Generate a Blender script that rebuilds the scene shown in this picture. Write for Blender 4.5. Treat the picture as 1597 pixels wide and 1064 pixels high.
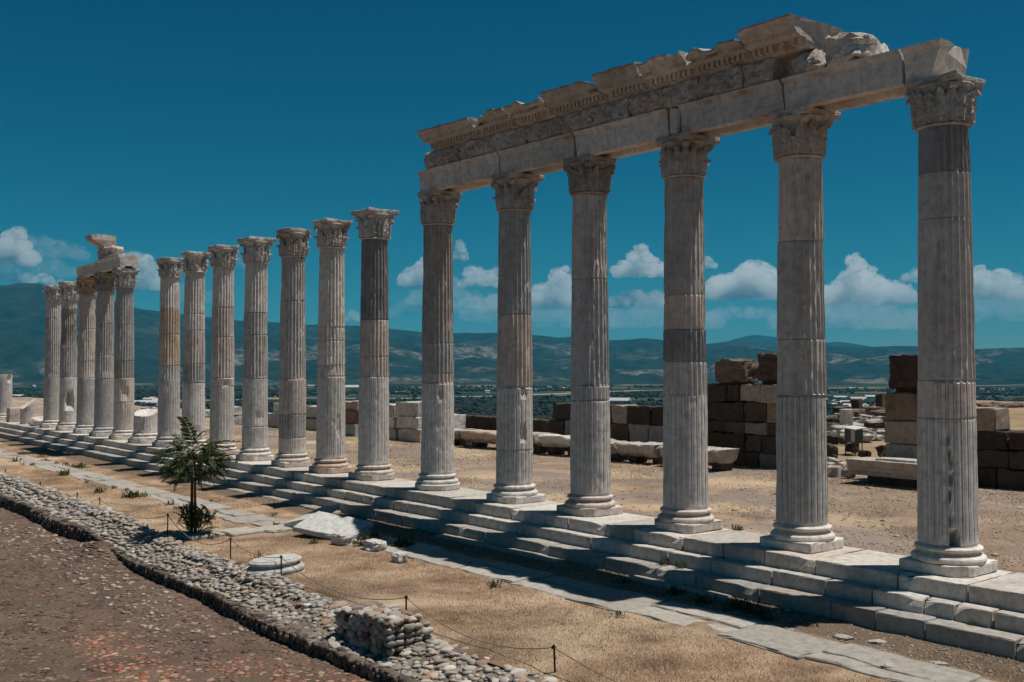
import bpy, math, random
import numpy as np
from mathutils import Vector, Matrix

for o in list(bpy.data.objects):
    bpy.data.objects.remove(o)
SC = bpy.context.scene
COL = SC.collection
rnd = random.Random(7)
rng = np.random.default_rng(7)

# ------------------------------------------------------------------ camera
CX, CY, CZ, YAW, PITCH, FPX = 6.4225, -11.8627, 2.4008, 2.4673, 0.0287, 1600.0
cam_d = bpy.data.cameras.new("camera")
cam = bpy.data.objects.new("camera", cam_d)
COL.objects.link(cam)
cam.location = (CX, CY, CZ)
cam.rotation_euler = (math.pi / 2 + PITCH, 0, YAW - math.pi / 2)
cam_d.sensor_width = 36.0
cam_d.lens = 36.0 * FPX / 1597.0
cam_d.clip_start = 0.1
cam_d.clip_end = 120000.0
SC.camera = cam

# ------------------------------------------------------------------ light
KX, KY = 0.195, 0.240                      # shadow offset per metre of height (towards -x, -y)
sun_vec = Vector((KX, KY, 1.0)).normalized()
sun_el = math.asin(sun_vec.z)
sun_az = math.atan2(sun_vec.x, sun_vec.y)  # from +y towards +x
ld = bpy.data.lights.new("sun", 'SUN')
ld.energy = 5.0
ld.angle = math.radians(0.53)
ld.color = (1.0, 0.95, 0.87)
sun = bpy.data.objects.new("sun", ld)
COL.objects.link(sun)
sun.rotation_euler = sun_vec.to_track_quat('Z', 'Y').to_euler()
sun.location = (0, 0, 30)

W = bpy.data.worlds.new("World")
SC.world = W
W.use_nodes = True
nt = W.node_tree
nt.nodes.clear()
wo = nt.nodes.new('ShaderNodeOutputWorld')
bg = nt.nodes.new('ShaderNodeBackground')
bg.inputs['Strength'].default_value = 0.10
sky = nt.nodes.new('ShaderNodeTexSky')
sky.sky_type = 'NISHITA'
sky.sun_disc = False
sky.sun_elevation = sun_el
sky.sun_rotation = sun_az
sky.altitude = 300
sky.air_density = 1.0
sky.dust_density = 0.0
sky.ozone_density = 4.5
sc1 = nt.nodes.new('ShaderNodeVectorMath'); sc1.operation = 'SCALE'; sc1.inputs['Scale'].default_value = 0.055
nt.links.new(sky.outputs[0], sc1.inputs[0])
sep = nt.nodes.new('ShaderNodeSeparateXYZ'); com = nt.nodes.new('ShaderNodeCombineXYZ')
nt.links.new(sc1.outputs[0], sep.inputs[0])
for ch, pw, ml in ((0, 3.0, 30.0), (1, 1.42, 9.8), (2, 1.40, 9.6)):      # photographic grade of the sky: deep teal above, greyer towards the horizon
    pn = nt.nodes.new('ShaderNodeMath'); pn.operation = 'POWER'; pn.inputs[1].default_value = pw
    mn = nt.nodes.new('ShaderNodeMath'); mn.operation = 'MULTIPLY'; mn.inputs[1].default_value = ml
    nt.links.new(sep.outputs[ch], pn.inputs[0]); nt.links.new(pn.outputs[0], mn.inputs[0]); nt.links.new(mn.outputs[0], com.inputs[ch])
nt.links.new(com.outputs[0], bg.inputs['Color'])
nt.links.new(bg.outputs[0], wo.inputs['Surface'])

SC.view_settings.view_transform = 'Standard'
SC.view_settings.look = 'None'
SC.view_settings.exposure = 0.0
SC.view_settings.gamma = 1.0
SC.render.engine = 'CYCLES'
SC.cycles.volume_bounces = 5
SC.cycles.transparent_max_bounces = 24
SC.cycles.max_bounces = 6

# ------------------------------------------------------------------ numpy noise
def _hash(ix, iy, iz, s):
    h = (ix * 374761393 + iy * 668265263 + iz * 2147483647 + s * 1274126177) & 0xffffffff
    h = ((h ^ (h >> 13)) * 1274126177) & 0xffffffff
    h = ((h ^ (h >> 16)) * 2246822519) & 0xffffffff
    return ((h ^ (h >> 15)) & 0xffffff) / float(0xffffff) * 2 - 1

def vnoise(P, s=0):
    P = np.asarray(P, float)
    I = np.floor(P).astype(np.int64)
    f = P - I
    f = f * f * (3 - 2 * f)
    r = 0
    for dx in (0, 1):
        wx = f[:, 0] if dx else 1 - f[:, 0]
        for dy in (0, 1):
            wy = f[:, 1] if dy else 1 - f[:, 1]
            for dz in (0, 1):
                wz = f[:, 2] if dz else 1 - f[:, 2]
                r = r + wx * wy * wz * _hash(I[:, 0] + dx, I[:, 1] + dy, I[:, 2] + dz, s)
    return r

def fbm(P, s=0, oct=4, g=0.5):
    P = np.asarray(P, float)
    a, r, t = 1.0, 0, 0
    for k in range(oct):
        r = r + a * vnoise(P * (2 ** k) + k * 7.3, s + k)
        t += a
        a *= g
    return r / t

def sstep(a, b, x):
    t = np.clip((x - a) / (b - a), 0, 1)
    return t * t * (3 - 2 * t)

# ------------------------------------------------------------------ object helpers
def tag(o, label=None, cat=None, group=None, kind=None):
    if label: o['label'] = label
    if cat: o['category'] = cat
    if group: o['group'] = group
    if kind: o['kind'] = kind
    return o

def make_mesh(name, V, F, mat, smooth=False):
    me = bpy.data.meshes.new(name)
    V = np.asarray(V, float)
    if isinstance(F, np.ndarray) and F.ndim == 2:
        n, k = F.shape
        me.vertices.add(len(V))
        me.vertices.foreach_set('co', V.ravel())
        me.loops.add(n * k)
        me.loops.foreach_set('vertex_index', F.ravel().astype(np.int32))
        me.polygons.add(n)
        me.polygons.foreach_set('loop_start', np.arange(0, n * k, k, dtype=np.int32))
        me.polygons.foreach_set('loop_total', np.full(n, k, dtype=np.int32))
        me.update(calc_edges=True)
    else:
        me.from_pydata([tuple(v) for v in V], [], [tuple(int(i) for i in f) for f in F])
        me.update()
    if smooth:
        me.polygons.foreach_set('use_smooth', np.ones(len(me.polygons), dtype=bool))
    if mat: me.materials.append(mat)
    return me

def link(name, me, parent=None, loc=(0, 0, 0), rot=(0, 0, 0), color=None, scale=None):
    o = bpy.data.objects.new(name, me)
    COL.objects.link(o)
    if parent is not None: o.parent = parent
    o.location = loc
    o.rotation_euler = rot
    if scale is not None: o.scale = scale if hasattr(scale, '__len__') else (scale,) * 3
    if color is not None: o.color = (color[0], color[1], color[2], 1)
    return o

def obj(name, V, F, mat, parent=None, loc=(0, 0, 0), rot=(0, 0, 0), color=None, smooth=False):
    return link(name, make_mesh(name, V, F, mat, smooth), parent, loc, rot, color)

def empty(name, loc=(0, 0, 0), rot=(0, 0, 0)):
    o = bpy.data.objects.new(name, None)
    COL.objects.link(o)
    o.empty_display_size = 0.2
    o.location = loc
    o.rotation_euler = rot
    return o

class Acc:
    """collects geometry of one part; faces of mixed length"""
    def __init__(s): s.V = []; s.F = []; s.n = 0; s.C = []
    def add(s, V, F, c=None):
        V = np.asarray(V, float)
        s.V.append(V)
        for f in F: s.F.append(tuple(int(i) + s.n for i in f))
        if c is not None: s.C += [c] * len(F)
        s.n += len(V)
    def verts(s): return np.concatenate(s.V)

def face_colors(me, cols, k):
    """per-face colour attribute 'tint'"""
    a = me.color_attributes.new('tint', 'FLOAT_COLOR', 'CORNER')
    cols = np.asarray(cols, np.float32)
    lt = np.zeros(len(me.polygons), np.int32)
    me.polygons.foreach_get('loop_total', lt)
    c4 = np.concatenate([cols, np.ones((len(cols), 1), np.float32)], 1)
    a.data.foreach_set('color', np.repeat(c4, lt, axis=0).ravel())

# ------------------------------------------------------------------ materials
def new_mat(name):
    m = bpy.data.materials.new(name)
    m.use_nodes = True
    t = m.node_tree
    t.nodes.clear()
    out = t.nodes.new('ShaderNodeOutputMaterial')
    b = t.nodes.new('ShaderNodeBsdfPrincipled')
    b.inputs['Specular IOR Level'].default_value = 0.25
    t.links.new(b.outputs[0], out.inputs['Surface'])
    return m, t, b

class NT:
    def __init__(s, t): s.t = t
    def n(s, typ, **kw):
        x = s.t.nodes.new(typ)
        for k, v in kw.items(): setattr(x, k, v)
        return x
    def l(s, a, b): s.t.links.new(a, b)
    def coords(s, kind='Object', scale=(1, 1, 1), rot=(0, 0, 0)):
        tc = s.n('ShaderNodeTexCoord')
        if kind == 'World':
            g = s.n('ShaderNodeNewGeometry'); src = g.outputs['Position']
        else: src = tc.outputs[kind]
        mp = s.n('ShaderNodeMapping')
        mp.inputs['Scale'].default_value = scale
        mp.inputs['Rotation'].default_value = rot
        s.l(src, mp.inputs['Vector'])
        return mp.outputs[0]
    def noise(s, vec, scale, detail=5, rough=0.55, dist=0.0):
        x = s.n('ShaderNodeTexNoise')
        x.inputs['Scale'].default_value = scale
        x.inputs['Detail'].default_value = detail
        x.inputs['Roughness'].default_value = rough
        x.inputs['Distortion'].default_value = dist
        s.l(vec, x.inputs['Vector'])
        return x.outputs['Fac']
    def voro(s, vec, scale, feature='F1', out='Distance', rand=1.0):
        x = s.n('ShaderNodeTexVoronoi', feature=feature)
        x.inputs['Scale'].default_value = scale
        x.inputs['Randomness'].default_value = rand
        s.l(vec, x.inputs['Vector'])
        return x.outputs[out]
    def ramp(s, fac, stops):
        x = s.n('ShaderNodeValToRGB')
        e = x.color_ramp.elements
        while len(e) < len(stops): e.new(0.5)
        for i, (p, c) in enumerate(stops):
            e[i].position = p
            e[i].color = (c[0], c[1], c[2], 1) if hasattr(c, '__len__') else (c, c, c, 1)
        s.l(fac, x.inputs[0])
        return x.outputs[0]
    def mix(s, fac, a, b, blend='MIX'):
        x = s.n('ShaderNodeMix', data_type='RGBA', blend_type=blend)
        for i, v in ((0, fac), (6, a), (7, b)):
            if hasattr(v, 'links'): s.l(v, x.inputs[i])
            elif i == 0: x.inputs[0].default_value = v
            else: x.inputs[i].default_value = (v[0], v[1], v[2], 1)
        return x.outputs[2]
    def math(s, op, a, b=0.0):
        x = s.n('ShaderNodeMath', operation=op)
        for i, v in ((0, a), (1, b)):
            if hasattr(v, 'links'): s.l(v, x.inputs[i])
            else: x.inputs[i].default_value = v
        return x.outputs[0]
    def bump(s, h, strength, dist, bsdf, prev=None):
        x = s.n('ShaderNodeBump')
        x.inputs['Strength'].default_value = strength
        x.inputs['Distance'].default_value = dist
        s.l(h, x.inputs['Height'])
        if prev is not None: s.l(prev, x.inputs['Normal'])
        s.l(x.outputs[0], bsdf.inputs['Normal'])
        return x.outputs[0]

def stone_mat(name, stain=(0.20, 0.13, 0.08), stain_amt=0.5, streak=0.5, bump=0.6, fine=60, dark=0.5, bdist=0.02, pits=0.3, relief=0.0):
    """weathered stone; its basic tone is the object's own colour"""
    m, t, b = new_mat(name)
    q = NT(t)
    oi = q.n('ShaderNodeObjectInfo')
    base = oi.outputs['Color']
    w = q.coords('World')
    n1 = q.noise(w, 1.7, 6, 0.6)
    n2 = q.noise(w, 9, 7, 0.65)
    st = q.noise(q.coords('World', (7, 7, 0.55)), 1.6, 6, 0.6)
    col = q.mix(1.0, base, q.ramp(n2, [(0.25, (0.62, 0.60, 0.58)), (0.55, (1.0, 1.0, 1.0)), (0.8, (1.16, 1.13, 1.08))]), 'MULTIPLY')
    col = q.mix(q.math('MULTIPLY', q.ramp(st, [(0.48, 0.0), (0.72, 1.0)]), streak), col, (0.115, 0.10, 0.09))
    col = q.mix(q.math('MULTIPLY', q.ramp(n1, [(0.50, 0.0), (0.68, 1.0)]), stain_amt), col, stain)
    n3 = q.noise(w, 26, 5, 0.7)
    col = q.mix(q.math('MULTIPLY', q.ramp(n3, [(0.56, 0.0), (0.70, 1.0)]), dark), col, (0.07, 0.06, 0.05))
    q.l(col, b.inputs['Base Color'])
    b.inputs['Roughness'].default_value = 0.82
    h = q.math('ADD', q.math('MULTIPLY', q.noise(w, fine, 6, 0.7), 0.6), q.math('MULTIPLY', n2, 1.2))
    v = q.voro(w, 38)
    h = q.math('ADD', h, q.math('MULTIPLY', q.ramp(v, [(0.0, 0.0), (0.22, 1.0)]), pits))
    if relief:      # carved leaf and scroll work, in the round at a few centimetres
        h = q.math('ADD', h, q.math('MULTIPLY', q.ramp(q.noise(w, 13, 4, 0.55, 2.2), [(0.40, 0.0), (0.56, 1.0)]), relief))
    q.bump(h, bump, bdist, b)
    return m

M = {}
M['marble'] = stone_mat('weathered_marble', stain=(0.30, 0.24, 0.19), stain_amt=0.28, streak=0.30, bump=0.5, dark=0.35, bdist=0.012)
M['carved'] = stone_mat('carved_marble', stain=(0.28, 0.19, 0.125), stain_amt=0.55, streak=0.25, bump=0.8, dark=0.45, bdist=0.022, pits=0.4, relief=0.7)
M['soffit'] = stone_mat('stained_bounce_marble', stain=(0.30, 0.15, 0.07), stain_amt=0.85, streak=0.1, bump=0.9, dark=0.6, bdist=0.03, pits=0.5)  # undersides: orange stain, with warm bounce from the ground put into the colour
M['step'] = stone_mat('step_marble', stain=(0.30, 0.25, 0.19), stain_amt=0.42, streak=0.25, bump=0.7, dark=0.5, bdist=0.018)
M['dark_stone'] = stone_mat('dark_travertine', stain=(0.09, 0.055, 0.035), stain_amt=0.8, streak=0.45, bump=1.0, fine=30, dark=0.85, bdist=0.06, pits=0.9)
M['pebble'] = stone_mat('river_cobble', stain=(0.22, 0.17, 0.13), stain_amt=0.25, streak=0.1, bump=0.3, dark=0.3, bdist=0.005, pits=0.1)

def tint_mat(name, mult=(1, 1, 1), lo=0.65, hi=1.2, scale=14, rough=0.9, bump=0.4):
    m, t, b = new_mat(name)
    q = NT(t)
    a = q.n('ShaderNodeAttribute'); a.attribute_name = 'tint'
    w = q.coords('World')
    n = q.noise(w, scale, 5, 0.65)
    c = q.mix(1.0, a.outputs['Color'], q.ramp(n, [(0.3, (lo * mult[0], lo * mult[1], lo * mult[2])), (0.7, (hi * mult[0], hi * mult[1], hi * mult[2]))]), 'MULTIPLY')
    q.l(c, b.inputs['Base Color'])
    b.inputs['Roughness'].default_value = rough
    q.bump(q.noise(w, scale * 4, 5, 0.7), bump, 0.01, b)
    return m
M['tint_stone'] = tint_mat('loose_stone')
M['straw'] = tint_mat('dry_straw', bump=0.0, lo=0.8, hi=1.15, scale=3)

def ground_mat(name, cols, scale=0.8, fine=35, bump=0.7, bdist=0.03, patch=None, patch_rng=(0.5, 0.62), fibre=0.0, dots=None):
    m, t, b = new_mat(name)
    q = NT(t)
    w = q.coords('World')
    n0 = q.noise(w, scale, 8, 0.62)
    n1 = q.noise(w, fine, 6, 0.7)
    col = q.ramp(n0, [(0.30, cols[0]), (0.5, cols[1]), (0.68, cols[2])])
    col = q.mix(1.0, col, q.ramp(n1, [(0.28, (0.5, 0.48, 0.46)), (0.52, (1, 1, 1)), (0.75, (1.35, 1.32, 1.28))]), 'MULTIPLY')
    if fibre:
        f = q.noise(q.coords('World', (1.0, 6.0, 1.0), (0, 0, 0.5)), 22, 5, 0.7, 1.5)
        col = q.mix(1.0, col, q.ramp(f, [(0.35, (1 - fibre,) * 3), (0.6, (1 + fibre * .6,) * 3)]), 'MULTIPLY')
    if name in ('dry_grass_ground', 'court_gravel'):
        pd = q.noise(w, 0.28, 6, 0.6)
        col = q.mix(q.ramp(pd, [(0.50, 0.0), (0.60, 0.75)]), col, (0.60, 0.46, 0.32) if name == 'dry_grass_ground' else (0.50, 0.38, 0.25))
    if patch:
        pn = q.noise(w, 0.45, 7, 0.65)
        col = q.mix(q.ramp(pn, [(patch_rng[0], 0.0), (patch_rng[1], 0.85)]), col, patch)
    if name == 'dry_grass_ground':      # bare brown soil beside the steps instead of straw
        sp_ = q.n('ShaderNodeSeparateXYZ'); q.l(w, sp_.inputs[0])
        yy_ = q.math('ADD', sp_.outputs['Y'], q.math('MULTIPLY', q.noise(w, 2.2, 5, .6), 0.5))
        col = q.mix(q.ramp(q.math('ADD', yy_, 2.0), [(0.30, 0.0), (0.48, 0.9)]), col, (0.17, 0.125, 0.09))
    if dots:
        v = q.voro(w, 16)
        col = q.mix(q.ramp(v, [(0.10, 0.8), (0.2, 0.0)]), col, dots)
    q.l(col, b.inputs['Base Color'])
    b.inputs['Roughness'].default_value = 0.95
    b.inputs['Specular IOR Level'].default_value = 0.1
    q.bump(q.math('ADD', n1, q.math('MULTIPLY', n0, 2.0)), bump, bdist, b)
    return m
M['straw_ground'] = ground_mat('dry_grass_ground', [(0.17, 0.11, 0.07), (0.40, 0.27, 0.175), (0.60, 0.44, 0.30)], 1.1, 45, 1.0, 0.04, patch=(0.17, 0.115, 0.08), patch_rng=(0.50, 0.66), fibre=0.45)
M['court'] = ground_mat('court_gravel', [(0.17, 0.125, 0.095), (0.32, 0.23, 0.165), (0.50, 0.37, 0.25)], 0.55, 30, 0.9, 0.04, patch=(0.25, 0.205, 0.18), patch_rng=(0.46, 0.58), dots=(0.42, 0.36, 0.30))
M['pave'] = ground_mat('cobble_bedding', [(0.09, 0.065, 0.05), (0.145, 0.10, 0.075), (0.20, 0.14, 0.10)], 1.2, 40, 0.9, 0.03)
M['mortar'] = ground_mat('old_mortar', [(0.14, 0.11, 0.09), (0.25, 0.21, 0.17), (0.38, 0.33, 0.28)], 3.0, 50, 1.0, 0.03)
M['hill_dry'] = ground_mat('dry_hill', [(0.22, 0.15, 0.08), (0.36, 0.25, 0.13), (0.42, 0.30, 0.17)], 0.15, 4, 0.6, 0.1, patch=(0.16, 0.12, 0.07), patch_rng=(0.55, 0.7))

def plain(name, c, rough=0.7, metal=0.0, trans=0.0):
    m, t, b = new_mat(name)
    q = NT(t)
    w = q.coords('World')
    n = q.noise(w, 25, 4, 0.6)
    col = q.mix(1.0, c, q.ramp(n, [(0.3, (0.8, 0.8, 0.8)), (0.7, (1.12, 1.12, 1.12))]), 'MULTIPLY')
    q.l(col, b.inputs['Base Color'])
    b.inputs['Roughness'].default_value = rough
    b.inputs['Metallic'].default_value = metal
    return m
M['rust'] = plain('rusty_iron', (0.035, 0.022, 0.018), 0.8)
M['rope'] = plain('grey_rope', (0.22, 0.17, 0.13), 0.95)
M['bark'] = plain('brown_bark', (0.09, 0.055, 0.035), 0.9)
M['panel_white'] = plain('white_panel', (0.55, 0.55, 0.52), 0.5)
M['panel_grey'] = plain('grey_metal', (0.08, 0.09, 0.095), 0.5, 0.3)
M['far_wall'] = plain('white_plaster', (0.60, 0.58, 0.55), 0.9)
M['far_roof'] = plain('pale_roof', (0.42, 0.40, 0.40), 0.8)
M['leafy'] = None
def leaf_mat(name, a, b_):
    m, t, b = new_mat(name)
    q = NT(t)
    n = q.noise(q.coords('World'), 9, 3, 0.6)
    q.l(q.ramp(n, [(0.35, a), (0.65, b_)]), b.inputs['Base Color'])
    b.inputs['Roughness'].default_value = 0.5
    tr = q.n('ShaderNodeBsdfTranslucent')
    q.l(q.ramp(n, [(0.35, a), (0.65, b_)]), tr.inputs['Color'])
    ms = q.n('ShaderNodeMixShader'); ms.inputs[0].default_value = 0.25
    q.l(b.outputs[0], ms.inputs[1]); q.l(tr.outputs[0], ms.inputs[2])
    out = [x for x in t.nodes if x.type == 'OUTPUT_MATERIAL'][0]
    q.l(ms.outputs[0], out.inputs['Surface'])
    return m
M['leafy'] = leaf_mat('green_leaf', (0.026, 0.045, 0.013), (0.10, 0.13, 0.04))
M['weed'] = leaf_mat('weed_leaf', (0.035, 0.055, 0.015), (0.11, 0.12, 0.045))

# tones of marble
T = dict(g=(0.56, 0.535, 0.51), b=(0.31, 0.30, 0.305), m=(0.46, 0.445, 0.435), w=(0.72, 0.66, 0.60), p=(0.64, 0.55, 0.49),
         o=(0.60, 0.46, 0.36), d=(0.40, 0.36, 0.33), n=(0.54, 0.50, 0.465), s=(0.67, 0.625, 0.585))

# ------------------------------------------------------------------ rough block
def boxgrid(h, r, seg):
    """welded box surface; half extents h, edge lines at distance r from the edges, seg inner segments per axis"""
    ax = []
    for i in range(3):
        inner = np.linspace(-(h[i] - r), h[i] - r, seg[i] + 1)
        ax.append(np.concatenate([[-h[i]], inner, [h[i]]]))
    idx = {}
    V = []
    def vid(i, j, k):
        key = (i, j, k)
        if key not in idx:
            idx[key] = len(V)
            V.append((ax[0][i], ax[1][j], ax[2][k]))
        return idx[key]
    n = [len(a) - 1 for a in ax]
    F = []
    for i in range(n[0]):
        for j in range(n[1]):
            F.append((vid(i, j, 0), vid(i, j + 1, 0), vid(i + 1, j + 1, 0), vid(i + 1, j, 0)))
            F.append((vid(i, j, n[2]), vid(i + 1, j, n[2]), vid(i + 1, j + 1, n[2]), vid(i, j + 1, n[2])))
    for i in range(n[0]):
        for k in range(n[2]):
            F.append((vid(i, 0, k), vid(i + 1, 0, k), vid(i + 1, 0, k + 1), vid(i, 0, k + 1)))
            F.append((vid(i, n[1], k), vid(i, n[1], k + 1), vid(i + 1, n[1], k + 1), vid(i + 1, n[1], k)))
    for j in range(n[1]):
        for k in range(n[2]):
            F.append((vid(0, j, k), vid(0, j, k + 1), vid(0, j + 1, k + 1), vid(0, j + 1, k)))
            F.append((vid(n[0], j, k), vid(n[0], j + 1, k), vid(n[0], j + 1, k + 1), vid(n[0], j, k + 1)))
    return np.array(V), F

def rough_box(size, seed=0, r=0.02, seg=None, amp=0.01, chip=0.5, freq=3.0):
    h = np.array(size) / 2.0
    r = min(r, h.min() * 0.45)
    if seg is None: seg = [max(1, min(10, int(round(s / 0.18)))) for s in size]
    V, F = boxgrid(h, r, seg)
    q = np.clip(V, -(h - r), h - r)
    d = V - q
    ln = np.linalg.norm(d, axis=1)
    edge = (ln > r * 1.2).astype(float)
    V2 = q + d / np.maximum(ln, 1e-9)[:, None] * r
    n = d / np.maximum(ln, 1e-9)[:, None]
    off = seed * 13.7
    V2 -= n * (edge * chip * np.maximum(0, vnoise(V * 7 + off, 3)) * r * 3)[:, None]
    D = np.stack([fbm(V * freq + off + 31 * k, seed + k, 3) for k in range(3)], 1)
    return V2 + D * amp, F

# ------------------------------------------------------------------ ground
def grid(x0, x1, y0, y1, nx, ny, zf):
    xs = np.linspace(x0, x1, nx + 1) if not hasattr(x0, '__len__') else np.asarray(x0)
    ys = np.linspace(y0, y1, ny + 1)
    X, Y = np.meshgrid(xs, ys)
    P = np.stack([X.ravel(), Y.ravel(), np.zeros(X.size)], 1)
    P[:, 2] = zf(P)
    w = nx + 1
    i, j = np.meshgrid(np.arange(nx), np.arange(ny))
    a = (j * w + i).ravel()
    F = np.stack([a, a + 1, a + 1 + w, a + w], 1)
    return P, F

def zc(P):   # court behind the colonnade
    return -0.035 + 0.05 * fbm(P * 0.35, 5, 3) * sstep(1.0, 3.0, P[:, 1]) + 0.012 * fbm(P * 3, 6, 2)
V, F = grid(-95, 45, 0.35, 12.2, 500, 60, zc)
tag(obj('court_ground', V, F, M['court'], smooth=True), 'trodden gravel and dry grass behind the colonnade', 'ground', kind='structure')

def zg(P):
    z = -0.60 + 0.03 * fbm(P * 0.6, 8, 3) + 0.012 * fbm(P * 4, 9, 2)
    z = z + 0.03 * sstep(-2.2, -1.2, P[:, 1]) - 0.04 * sstep(-5.0, -5.3, P[:, 1])
    return z
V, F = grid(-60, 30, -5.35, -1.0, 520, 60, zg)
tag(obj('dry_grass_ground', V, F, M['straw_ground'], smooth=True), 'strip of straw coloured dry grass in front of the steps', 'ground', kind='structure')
def zp(P):
    return -1.02 + 0.04 * fbm(P * 0.5, 11, 3) + 0.03 * fbm(P * 4, 12, 3) + 0.06 + 0.14 * sstep(-9, -14, P[:, 0]) + 0.16 * np.exp(-((P[:, 0] + 12.6) / .75) ** 2 - ((P[:, 1] + 6.05) / .5) ** 2)
V, F = grid(-60, 30, -30, -5.3, 360, 120, zp)
tag(obj('cobbled_street', V, F, M['pave'], smooth=True), 'dark reddish street of worn cobbles in the foreground', 'street', kind='structure')
# front ground beyond the strip to the far left
V, F = grid(-95, -59.9, -40, 0.5, 40, 40, lambda P: -0.63 + 0.05 * fbm(P * .3, 4, 3))
tag(obj('far_ground', V, F, M['straw_ground'], smooth=True), 'dry ground at the far end of the colonnade', 'ground', kind='structure')

# ------------------------------------------------------------------ terrain to the horizon
Fv = np.array([math.cos(YAW), math.sin(YAW)])
Rv = np.array([math.sin(YAW), -math.cos(YAW)])
def azel(u, v):
    fw = math.cos(PITCH) * 1600 - math.sin(PITCH) * (532 - v)
    z = math.sin(PITCH) * 1600 + math.cos(PITCH) * (532 - v)
    return math.atan2(u - 798.5, fw), z / math.hypot(fw, u - 798.5)
SKYL = [(-900, 520), (-300, 470), (-60, 452), (0, 446), (30, 443), (60, 443), (100, 452), (150, 464), (215, 483), (250, 487), (300, 493), (370, 500), (430, 503), (480, 507),
        (520, 505), (560, 508), (620, 515), (680, 521), (720, 520), (770, 520), (830, 524), (870, 527), (900, 526), (950, 532), (1000, 528),
        (1040, 531), (1100, 537), (1160, 535), (1200, 541), (1290, 540), (1340, 543), (1400, 540), (1430, 541), (1530, 545), (1597, 543), (1700, 540), (2200, 545), (3200, 540)]
ta = np.array([azel(u, v)[0] for u, v in SKYL])
te = np.array([azel(u, v)[1] for u, v in SKYL])
PEAK = [(1050, 545), (1100, 537), (1135, 532), (1160, 525), (1180, 522), (1205, 525), (1240, 532), (1280, 535), (1310, 533), (1345, 538), (1400, 548)]
pa = np.array([azel(u, v)[0] for u, v in PEAK])
pe = np.array([azel(u, v)[1] for u, v in PEAK])
EDGE = [(-400, 62), (0, 60), (330, 58), (520, 45), (600, 38), (1150, 38), (1230, 42), (1290, 50), (1340, 62), (1385, 76), (1600, 78), (2400, 70)]
ea = np.array([azel(u, 600)[0] for u, v in EDGE])
ed = np.array([float(v) for u, v in EDGE])
NA, NR = 900, 330
az_in = np.linspace(-0.60, 0.60, 760)
az_out = np.linspace(0.60, 2 * math.pi - 0.60, 122)[1:-1]
AZ = np.concatenate([az_in, az_out])
RR = np.concatenate([np.linspace(22, 120, 70), np.geomspace(125, 5000, 60), np.linspace(5100, 16500, 170), np.geomspace(16800, 23600, 36)])
A, R = np.meshgrid(AZ, RR)
Aw = (A + math.pi) % (2 * math.pi) - math.pi
Xw = CX + R * (np.cos(A) * Fv[0] + np.sin(A) * Rv[0])
Yw = CY + R * (np.cos(A) * Fv[1] + np.sin(A) * Rv[1])
P2 = np.stack([Xw.ravel(), Yw.ravel(), np.zeros(Xw.size)], 1)
S = np.interp(Aw, ta, te)
edge_r = np.interp(Aw, ea, ed) + 3 * np.sin(Aw * 37)
ZV = -80.0
base = np.where(Yw > 12.0, -0.05, np.where(Yw > 0.3, -0.30, -1.4)) + 0.06 * fbm(P2 * 0.2, 55, 3).reshape(R.shape) * (Yw > 12)
rise = 0.45 * sstep(50, 75, R) * sstep(math.atan2(440, 1600), math.atan2(620, 1600), Aw) * (Aw < 1.2)
plat = base + rise
fall = 1 - np.exp(-np.maximum(0, R - edge_r) / 45.0)
z = plat * (1 - fall) + ZV * fall
RID = 13500.0
ridge = S * RID + CZ
sh = sstep(5600, RID, R) ** 1.25
n1 = fbm(P2 / 2600.0, 21, 5).reshape(R.shape)
rg = 1 - np.abs(fbm(P2 / 1500.0, 33, 5)).reshape(R.shape) * 2.2
gull = np.abs(fbm(P2 / 520.0, 41, 4)).reshape(R.shape)
amp = sstep(5200, 8000, R) * (1 - sstep(11500, RID, R) * 0.85)
hills = (ridge - ZV) * sh + amp * (150 * rg + 120 * n1 - 70) * (0.55 + 0.45 * sstep(-0.2, -0.45, Aw)) - amp * 130 * gull
hills = np.maximum(hills, 0) - 12 * sstep(RID * .92, RID, R) * gull
back = sstep(RID, RID + 2500, R)
z2 = z + hills * (1 - 0.75 * back)
PK = 20500.0
pk = np.interp(Aw, pa, pe, left=-1, right=-1) * PK
bump_ = np.maximum(0, pk - z2) * np.exp(-((R - PK) / 1600.0) ** 2)
z2 = z2 + bump_
# keep the slopes in front of the skyline below it
lim = CZ + S * R * 0.985
z2 = np.where((R > 4000) & (R < RID * 0.97) & (z2 > lim), lim, z2)
P2[:, 2] = z2.ravel()
nA = len(AZ)
i, j = np.meshgrid(np.arange(nA), np.arange(len(RR) - 1))
a = (j * nA + i).ravel(); b_ = (j * nA + (i + 1) % nA).ravel()
F = np.stack([a, b_, b_ + nA, a + nA], 1)

m, t, b = new_mat('terrain')
q = NT(t)
w = q.coords('World')
geo = q.n('ShaderNodeNewGeometry')
sx = q.n('ShaderNodeSeparateXYZ'); q.l(geo.outputs['Position'], sx.inputs[0])
ln = q.n('ShaderNodeVectorMath', operation='LENGTH'); q.l(geo.outputs['Position'], ln.inputs[0])
dist = ln.outputs['Value']
def sm(a_, b2, src):
    x = q.n('ShaderNodeMapRange', interpolation_type='SMOOTHSTEP')
    x.inputs[1].default_value = a_; x.inputs[2].default_value = b2
    q.l(src, x.inputs[0]); return x.outputs[0]
f1 = q.noise(w, 0.0011, 8, 0.6, 0.6)
f2 = q.noise(w, 0.006, 7, 0.65)
forest = q.ramp(f2, [(0.35, (0.006, 0.011, 0.010)), (0.62, (0.022, 0.028, 0.020))])
bare = q.ramp(q.noise(w, 0.012, 6, 0.7), [(0.3, (0.10, 0.085, 0.065)), (0.7, (0.30, 0.25, 0.20))])
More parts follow.
